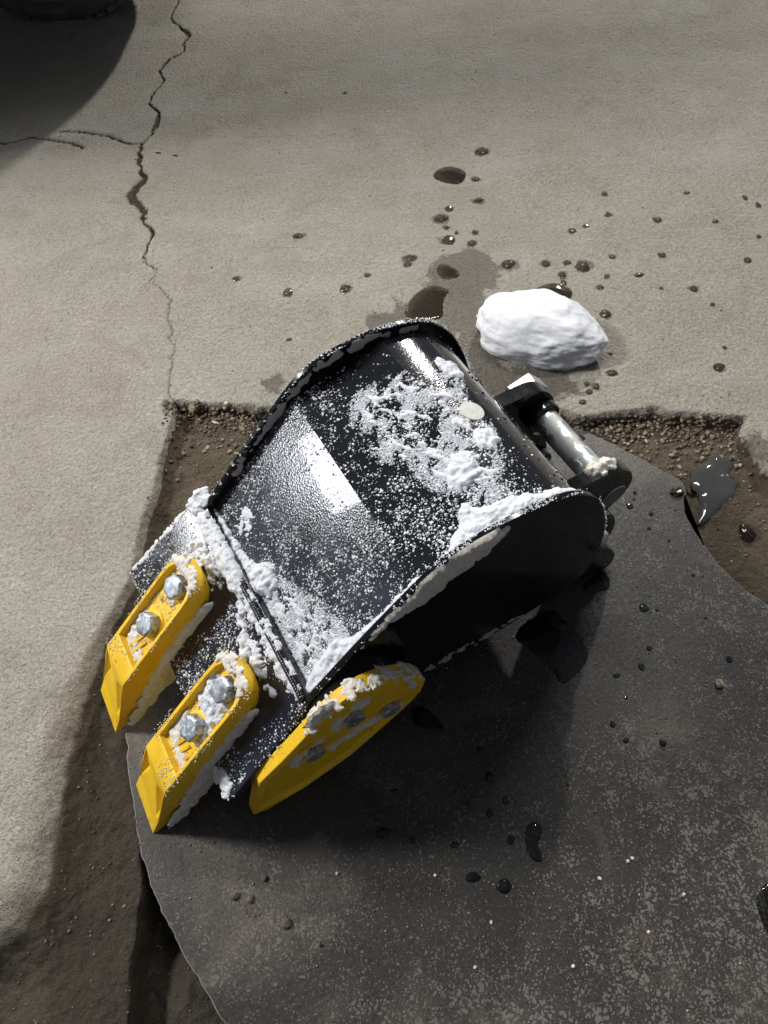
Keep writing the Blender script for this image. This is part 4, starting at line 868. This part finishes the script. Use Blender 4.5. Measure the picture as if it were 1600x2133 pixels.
def drops(L, rows, surface, group, plate):
    """rows: (lowest y, wording) from far to near; every drop is named by its look and its place in its row"""
    bins = {}
    for i, d in enumerate(L):
        for lo, txt in rows:
            if d[1] >= lo: bins.setdefault(txt, []).append(i); break
    place = {}
    for txt, ids in bins.items():
        ids.sort(key=lambda q: L[q][0])
        for k, q in enumerate(ids): place[q] = (ORD[k], txt)
    for i, (x, y, a, b) in enumerate(L):
        big = max(a, b)
        o = bpy.data.objects.new('water_droplet', (dm_plate if plate else dm_)[i % 7]); C.objects.link(o)
        z = .0 if plate else zg(x, y)
        o.location = (x, y, z); o.scale = (a * .92, b * .92, min(a, b) * (.30 if big > .0125 else .42))
        look = 'broad' if big > .0125 else ('small' if big > .007 else 'tiny')
        tag(o, '%s water drop %s %s' % (look, *place[i]), 'water drop', group)
drops(DR, [(1.6, 'in the farthest row on concrete'), (1.46, 'in the second row back on concrete'), (1.39, 'in the third row back on concrete'), (1.30, 'in the row beyond the damp patch'), (1.235, 'in the row level with the damp patch'), (1.12, 'in the row behind the snow lump'), (0, 'beside or in front of the snow lump')], 'concrete', 'water drops on the concrete', False)
drops(DP, [(.60, 'on the plate beside the bucket ear'), (.40, 'on the plate right of the bucket'), (.24, 'in the middle band of the plate'), (.155, 'in the row right of cutter tip'), (-1, 'in the lowest row on the plate')], 'plate', 'water drops on the steel plate', True)
drops(DREC, [(-1, 'on the brown soil right of the plate')], 'soil', 'water drops on the soil', False)

# ------------------------------------------------------------ loose grit and pebbles
def grit(name, pts, r0, r1, seed, mat=M_grit):
    r = np.random.RandomState(seed); P = np.array(pts); N = np.tile(np.array([0, 0, 1.]), (len(P), 1)) + r.normal(0, .2, (len(P), 3))
    rad = r0 + (r1 - r0) * r.rand(len(P)) ** 3
    P[:, 2] += rad * .3
    o = scatter_mesh(name, P, N, rad, mat, None, 1, .75, .35, False, seed); tag(o, kind='stuff'); return o
r = np.random.RandomState(21); pts = []
while len(pts) < 5200:
    x = r.uniform(-.43, .70); y = r.uniform(.70, 1.02)
    edge_y = np.interp(x, [-.417, -.183, .116, .353, .396, .4609, .5556, .5670, .7248], [1.013, .956, .911, .886, .866, .86, .86, .85, .823])
    dd = edge_y - y
    if dd < .004 or dd > .2: continue
    if r.rand() > math.exp(-dd / .028) + (.05 if x > .3 else .02): continue
    pts.append((x, y, zg(x, y)))
o = grit('gravel', pts, .0009, .0050, 22); tag(o, 'loose brown gravel crumbled along the back edge of the recess', 'gravel')
pts = []
while len(pts) < 1500:
    x = r.uniform(-.60, .72); y = r.uniform(-.15, .95)
    if not inside(np.array([x]), np.array([y]), REC)[0] or inside(np.array([x]), np.array([y]), PLATE_C)[0]: continue
    pts.append((x, y, zg(x, y)))
o = grit('soil_crumbs', pts, .0006, .0024, 23); tag(o, 'fine soil crumbs scattered on the recess floor', 'soil crumbs')
pts = []
while len(pts) < 2600:
    x = r.uniform(-.43, .62); y = r.uniform(-.12, .80)
    if not inside(np.array([x]), np.array([y]), PLATE_C)[0]: continue
    if float(fbm([x * 7], [y * 7], seed=98)[0]) < .45 + .25 * r.rand() - .12: continue
    pts.append((x, y, .0))
o = grit('plate_grit', pts, .0005, .0017, 24); tag(o, 'fine grit sprinkled over the steel plate', 'grit')
pts = [(r.uniform(-1, 1.2), r.uniform(1.02, 2.6), 0) for _ in range(500)]; pts = [(x, y, zg(x, y)) for x, y, _ in pts]
o = grit('slab_grit', pts, .0006, .0020, 25); tag(o, 'fine dark grit scattered over the pale concrete', 'grit')
def pebble(x, y, z, rad, seed, label, mat, name='pebble', sq=(1, .8, .7), group=None):
    q = np.random.RandomState(seed); bm = bmesh.new(); bmesh.ops.create_icosphere(bm, subdivisions=2, radius=1)
    sh = q.rand(3) * 9
    for v in bm.verts:
        k = 1 + .5 * (float(fbm([v.co.x * 1.7 + sh[0]], [v.co.y * 1.7 + sh[1]], v.co.z * 1.7 + sh[2], seed=seed)[0]) - .5) * 2
        v.co = Vector((v.co.x * sq[0], v.co.y * sq[1], v.co.z * sq[2])) * k * rad
    o = finish(bm, name, mat); o.location = (x, y, z + rad * sq[2] * .55); o.rotation_euler = (0, 0, q.rand() * 6); tag(o, label, 'pebble', group)
pebble(-.372, .992, zg(-.372, .992), .012, 1, 'largest brown stone in the gravel near the recess corner', M_stone)
pebble(-.328, .958, zg(-.328, .958), .006, 2, 'thin pale stone chip below the gravel line', M_pale, sq=(1.6, .4, .4))
pebble(-.30, .985, zg(-.30, .985), .006, 3, 'pale round pebble in the gravel left of the bucket', M_pale)
pebble(.503, .315, 0, .008, 4, 'brown soil clod on the plate at the right', M_stone, 'soil_clod')
pebble(.39, .235, 0, .006, 5, 'dark lump of dirt on the right of the bare plate', mat_simple('dark_dirt', (.04, .03, .025), .9), 'soil_clod')
pebble(.545, .676, -.002, .011, 6, 'wet crumbly lump at the notch in the plate edge', mat_simple('wet_dirt', (.05, .04, .03), .35), 'soil_clod', (1.2, .9, .6))
for i, (x, y) in enumerate([(-.225, .103), (-.245, .079), (-.268, .085), (-.195, .045)]): pebble(x, y, 0, .0045 + .001 * i, 10 + i, '%s of four dirt crumbs on the plate near its lower left edge' % ['third from left', 'second from left', 'leftmost', 'rightmost'][i], mat_simple('crumb_dirt', (.10, .08, .06), .9) if i == 0 else bpy.data.materials['crumb_dirt'], 'soil_clod', (1, .9, .6), 'dirt crumbs at the lower left of the plate')
for i, (x, y) in enumerate([(.295, .078), (.302, .081), (.25, .06), (.09, .02), (.06, -.03), (-.12, .10), (.30, -.01), (.19, -.04), (.02, .085), (.36, .03)]):
    pebble(x, y, 0, .0026, 30 + i, 'tiny pale stone low on the plate, %s' % ['left one of the close pair', 'right one of the close pair', 'just left of the close pair', 'near the middle of the lower edge', 'close to the bottom of the photo', 'left of the middle, below the teeth', 'right of the middle, near the bottom', 'midway, near the bottom edge', 'just under the black puddle', 'nearest the right edge of the photo'][i], M_pale, 'pebble', (1, .85, .7), 'tiny pale stones on the plate')
# two thin dark slivers on the slab beside the crack
for i, (x, y) in enumerate([(-.51, 1.893), (-.462, 1.873)]):
    bm = bmesh.new(); bmesh.ops.create_icosphere(bm, subdivisions=2, radius=.009, matrix=Matrix.Diagonal((1, .22, .2, 1))); o = finish(bm, 'wood_splinter', bpy.data.materials['dark_dirt']); o.location = (x, y, zg(x, y) + .001); o.rotation_euler = (0, 0, -.25)
    tag(o, ['tiny dark splinter lying next to the crack', 'tiny dark splinter a hand right of the crack'][i], 'splinter', None)

# ------------------------------------------------------------ vehicle at the top left
veh = empty('parked_vehicle', (-.87, 2.79, SLAB), 0)
tag(veh, 'dark parked vehicle whose black tyre stands at the top left corner', 'vehicle')
def lathe(prof, seg, name, mat, parent, loc, smooth=True):
    bm = bmesh.new(); rings = []
    for i in range(seg):
        a = 2 * math.pi * i / seg; rings.append([bm.verts.new((r_ * math.sin(a), y, r_ * math.cos(a))) for r_, y in prof])
    for i in range(seg):
        A_, B_ = rings[i], rings[(i + 1) % seg]
        for j in range(len(prof) - 1): bm.faces.new((A_[j], A_[j + 1], B_[j + 1], B_[j]))
    o = finish(bm, name, mat, parent, smooth=smooth, angle=40); o.location = loc; return o
RT = .46
VR = math.radians(-8)
tyre = lathe([(.24, -.085), (.30, -.115), (.33, -.1235), (.335, -.127), (.340, -.1245), (.375, -.129), (.380, -.133), (.386, -.129), (.41, -.126), (.44, -.112), (RT - .008, -.088), (RT - .004, -.04), (RT - .004, .04), (RT - .008, .088), (.44, .112), (.37, .13), (.24, .09)], 96, 'tyre', M_tyre, veh, (0, 0, RT - .012))
bm = bmesh.new()
for i in range(64):
    a = 2 * math.pi * i / 64
    for j, y in enumerate((-.088, -.045, 0, .045, .088)):
        aa = a + (.5 if j % 2 else 0) * 2 * math.pi / 64; dr_ = -.006 if abs(y) > .08 else 0
        bmesh.ops.create_cube(bm, size=1, matrix=Matrix.Rotation(aa, 4, 'Y') @ Matrix.Translation((0, y, RT + dr_ - .004)) @ Matrix.Rotation(.25 * (1 if j % 2 else -1), 4, 'Z') @ Matrix.Diagonal((.030, .034, .014, 1)))
    if i % 2: bmesh.ops.create_cube(bm, size=1, matrix=Matrix.Rotation(a, 4, 'Y') @ Matrix.Translation((0, -.104, RT - .016)) @ Matrix.Rotation(.7, 4, 'X') @ Matrix.Diagonal((.020, .022, .007, 1)))
tyre.rotation_euler = (0, 0, VR); tr = finish(bm, 'tread_blocks', M_tyre, tyre); tr.location = (0, 0, 0); tag(tr, kind='stuff')
lathe([(.02, -.05), (.12, -.055), (.20, -.06), (.235, -.095), (.245, -.085), (.24, .09)], 64, 'wheel_rim', M_rim, veh, (0, 0, RT - .012)).rotation_euler = (0, 0, VR)
# unseen machine body above and left of the wheel, outline shaped to shade the floor
bm = bmesh.new()
B = [(-2.6, 1.85), (-1.05, 1.90), (-.74, 2.13), (-.36, 2.82), (-.36, 3.7), (-2.6, 3.7)]
prism(bm, [(x + .87, y - 2.79, .78) for x, y in B], [(x + .87, y - 2.79, 1.45) for x, y in B]); finish(bm, 'body_panel', M_body, veh, bevel=.03, seg=3)
bm = bmesh.new(); prism(bm, [(-2.3, .1, 1.5), (-2.1, .2, 2.1), (-1.3, .2, 2.1), (-1.1, .1, 1.5)], [(-2.3, 1.4, 1.5), (-2.1, 1.3, 2.1), (-1.3, 1.3, 2.1), (-1.1, 1.4, 1.5)])
finish(bm, 'cab', M_body, veh, bevel=.03, seg=3)
# added cupboard-shaped blocker, unseen left of frame, keeps left lamps off the far floor
blocker = empty('light_blocker', (-1.75, 2.34, SLAB)); tag(blocker, 'unseen grey cupboard-shaped blocker added at the left to keep lamp light off the far floor', 'light blocker')
bm = bmesh.new(); prism(bm, [(-.28, -.40, 0), (.28, -.40, 0), (.28, .45, 0), (-.28, .45, 0)], [(-.28, -.40, 1.75), (.28, -.40, 1.75), (.28, .45, 1.75), (-.28, .45, 1.75)])
M_blocker = mat_simple('blocker_paint', (.13, .14, .15), .5); finish(bm, 'blocker_body', M_blocker, blocker, bevel=.006)
for y0, y1 in ((-.38, .02), (.03, .43)):
    bm = bmesh.new(); prism(bm, [(.281, y0, .08), (.281, y1, .08), (.281, y1, 1.70), (.281, y0, 1.70)], [(.298, y0, .08), (.298, y1, .08), (.298, y1, 1.70), (.298, y0, 1.70)]); d_ = finish(bm, 'door', M_blocker, blocker, bevel=.003)
    bm = bmesh.new(); prism(bm, [(.299, y0 + .19, .85), (.299, y0 + .21, .85), (.299, y0 + .21, 1.0), (.299, y0 + .19, 1.0)], [(.32, y0 + .19, .85), (.32, y0 + .21, .85), (.32, y0 + .21, 1.0), (.32, y0 + .19, 1.0)]); finish(bm, 'handle', M_rim, d_, bevel=.003)
# unseen beam added below the ceiling lamp to cast a soft shadow band
bm = bmesh.new()
for y0, y1, z0, z1 in ((2.79, 3.00, 2.90, 2.912), (2.885, 2.905, 2.912, 3.15), (2.79, 3.00, 3.15, 3.162)):
    prism(bm, [(-7, y0, z0), (-7, y1, z0), (-7, y1, z1), (-7, y0, z1)], [(7, y0 + .02, z0), (7, y1 + .02, z0), (7, y1 + .02, z1), (7, y0 + .02, z1)])
o = finish(bm, 'shadow_beam', mat_simple('beam_paint', (.12, .12, .12), .6), None, bevel=.003); tag(o, 'unseen grey steel beam added above the floor to cast a soft shadow band', 'beam')
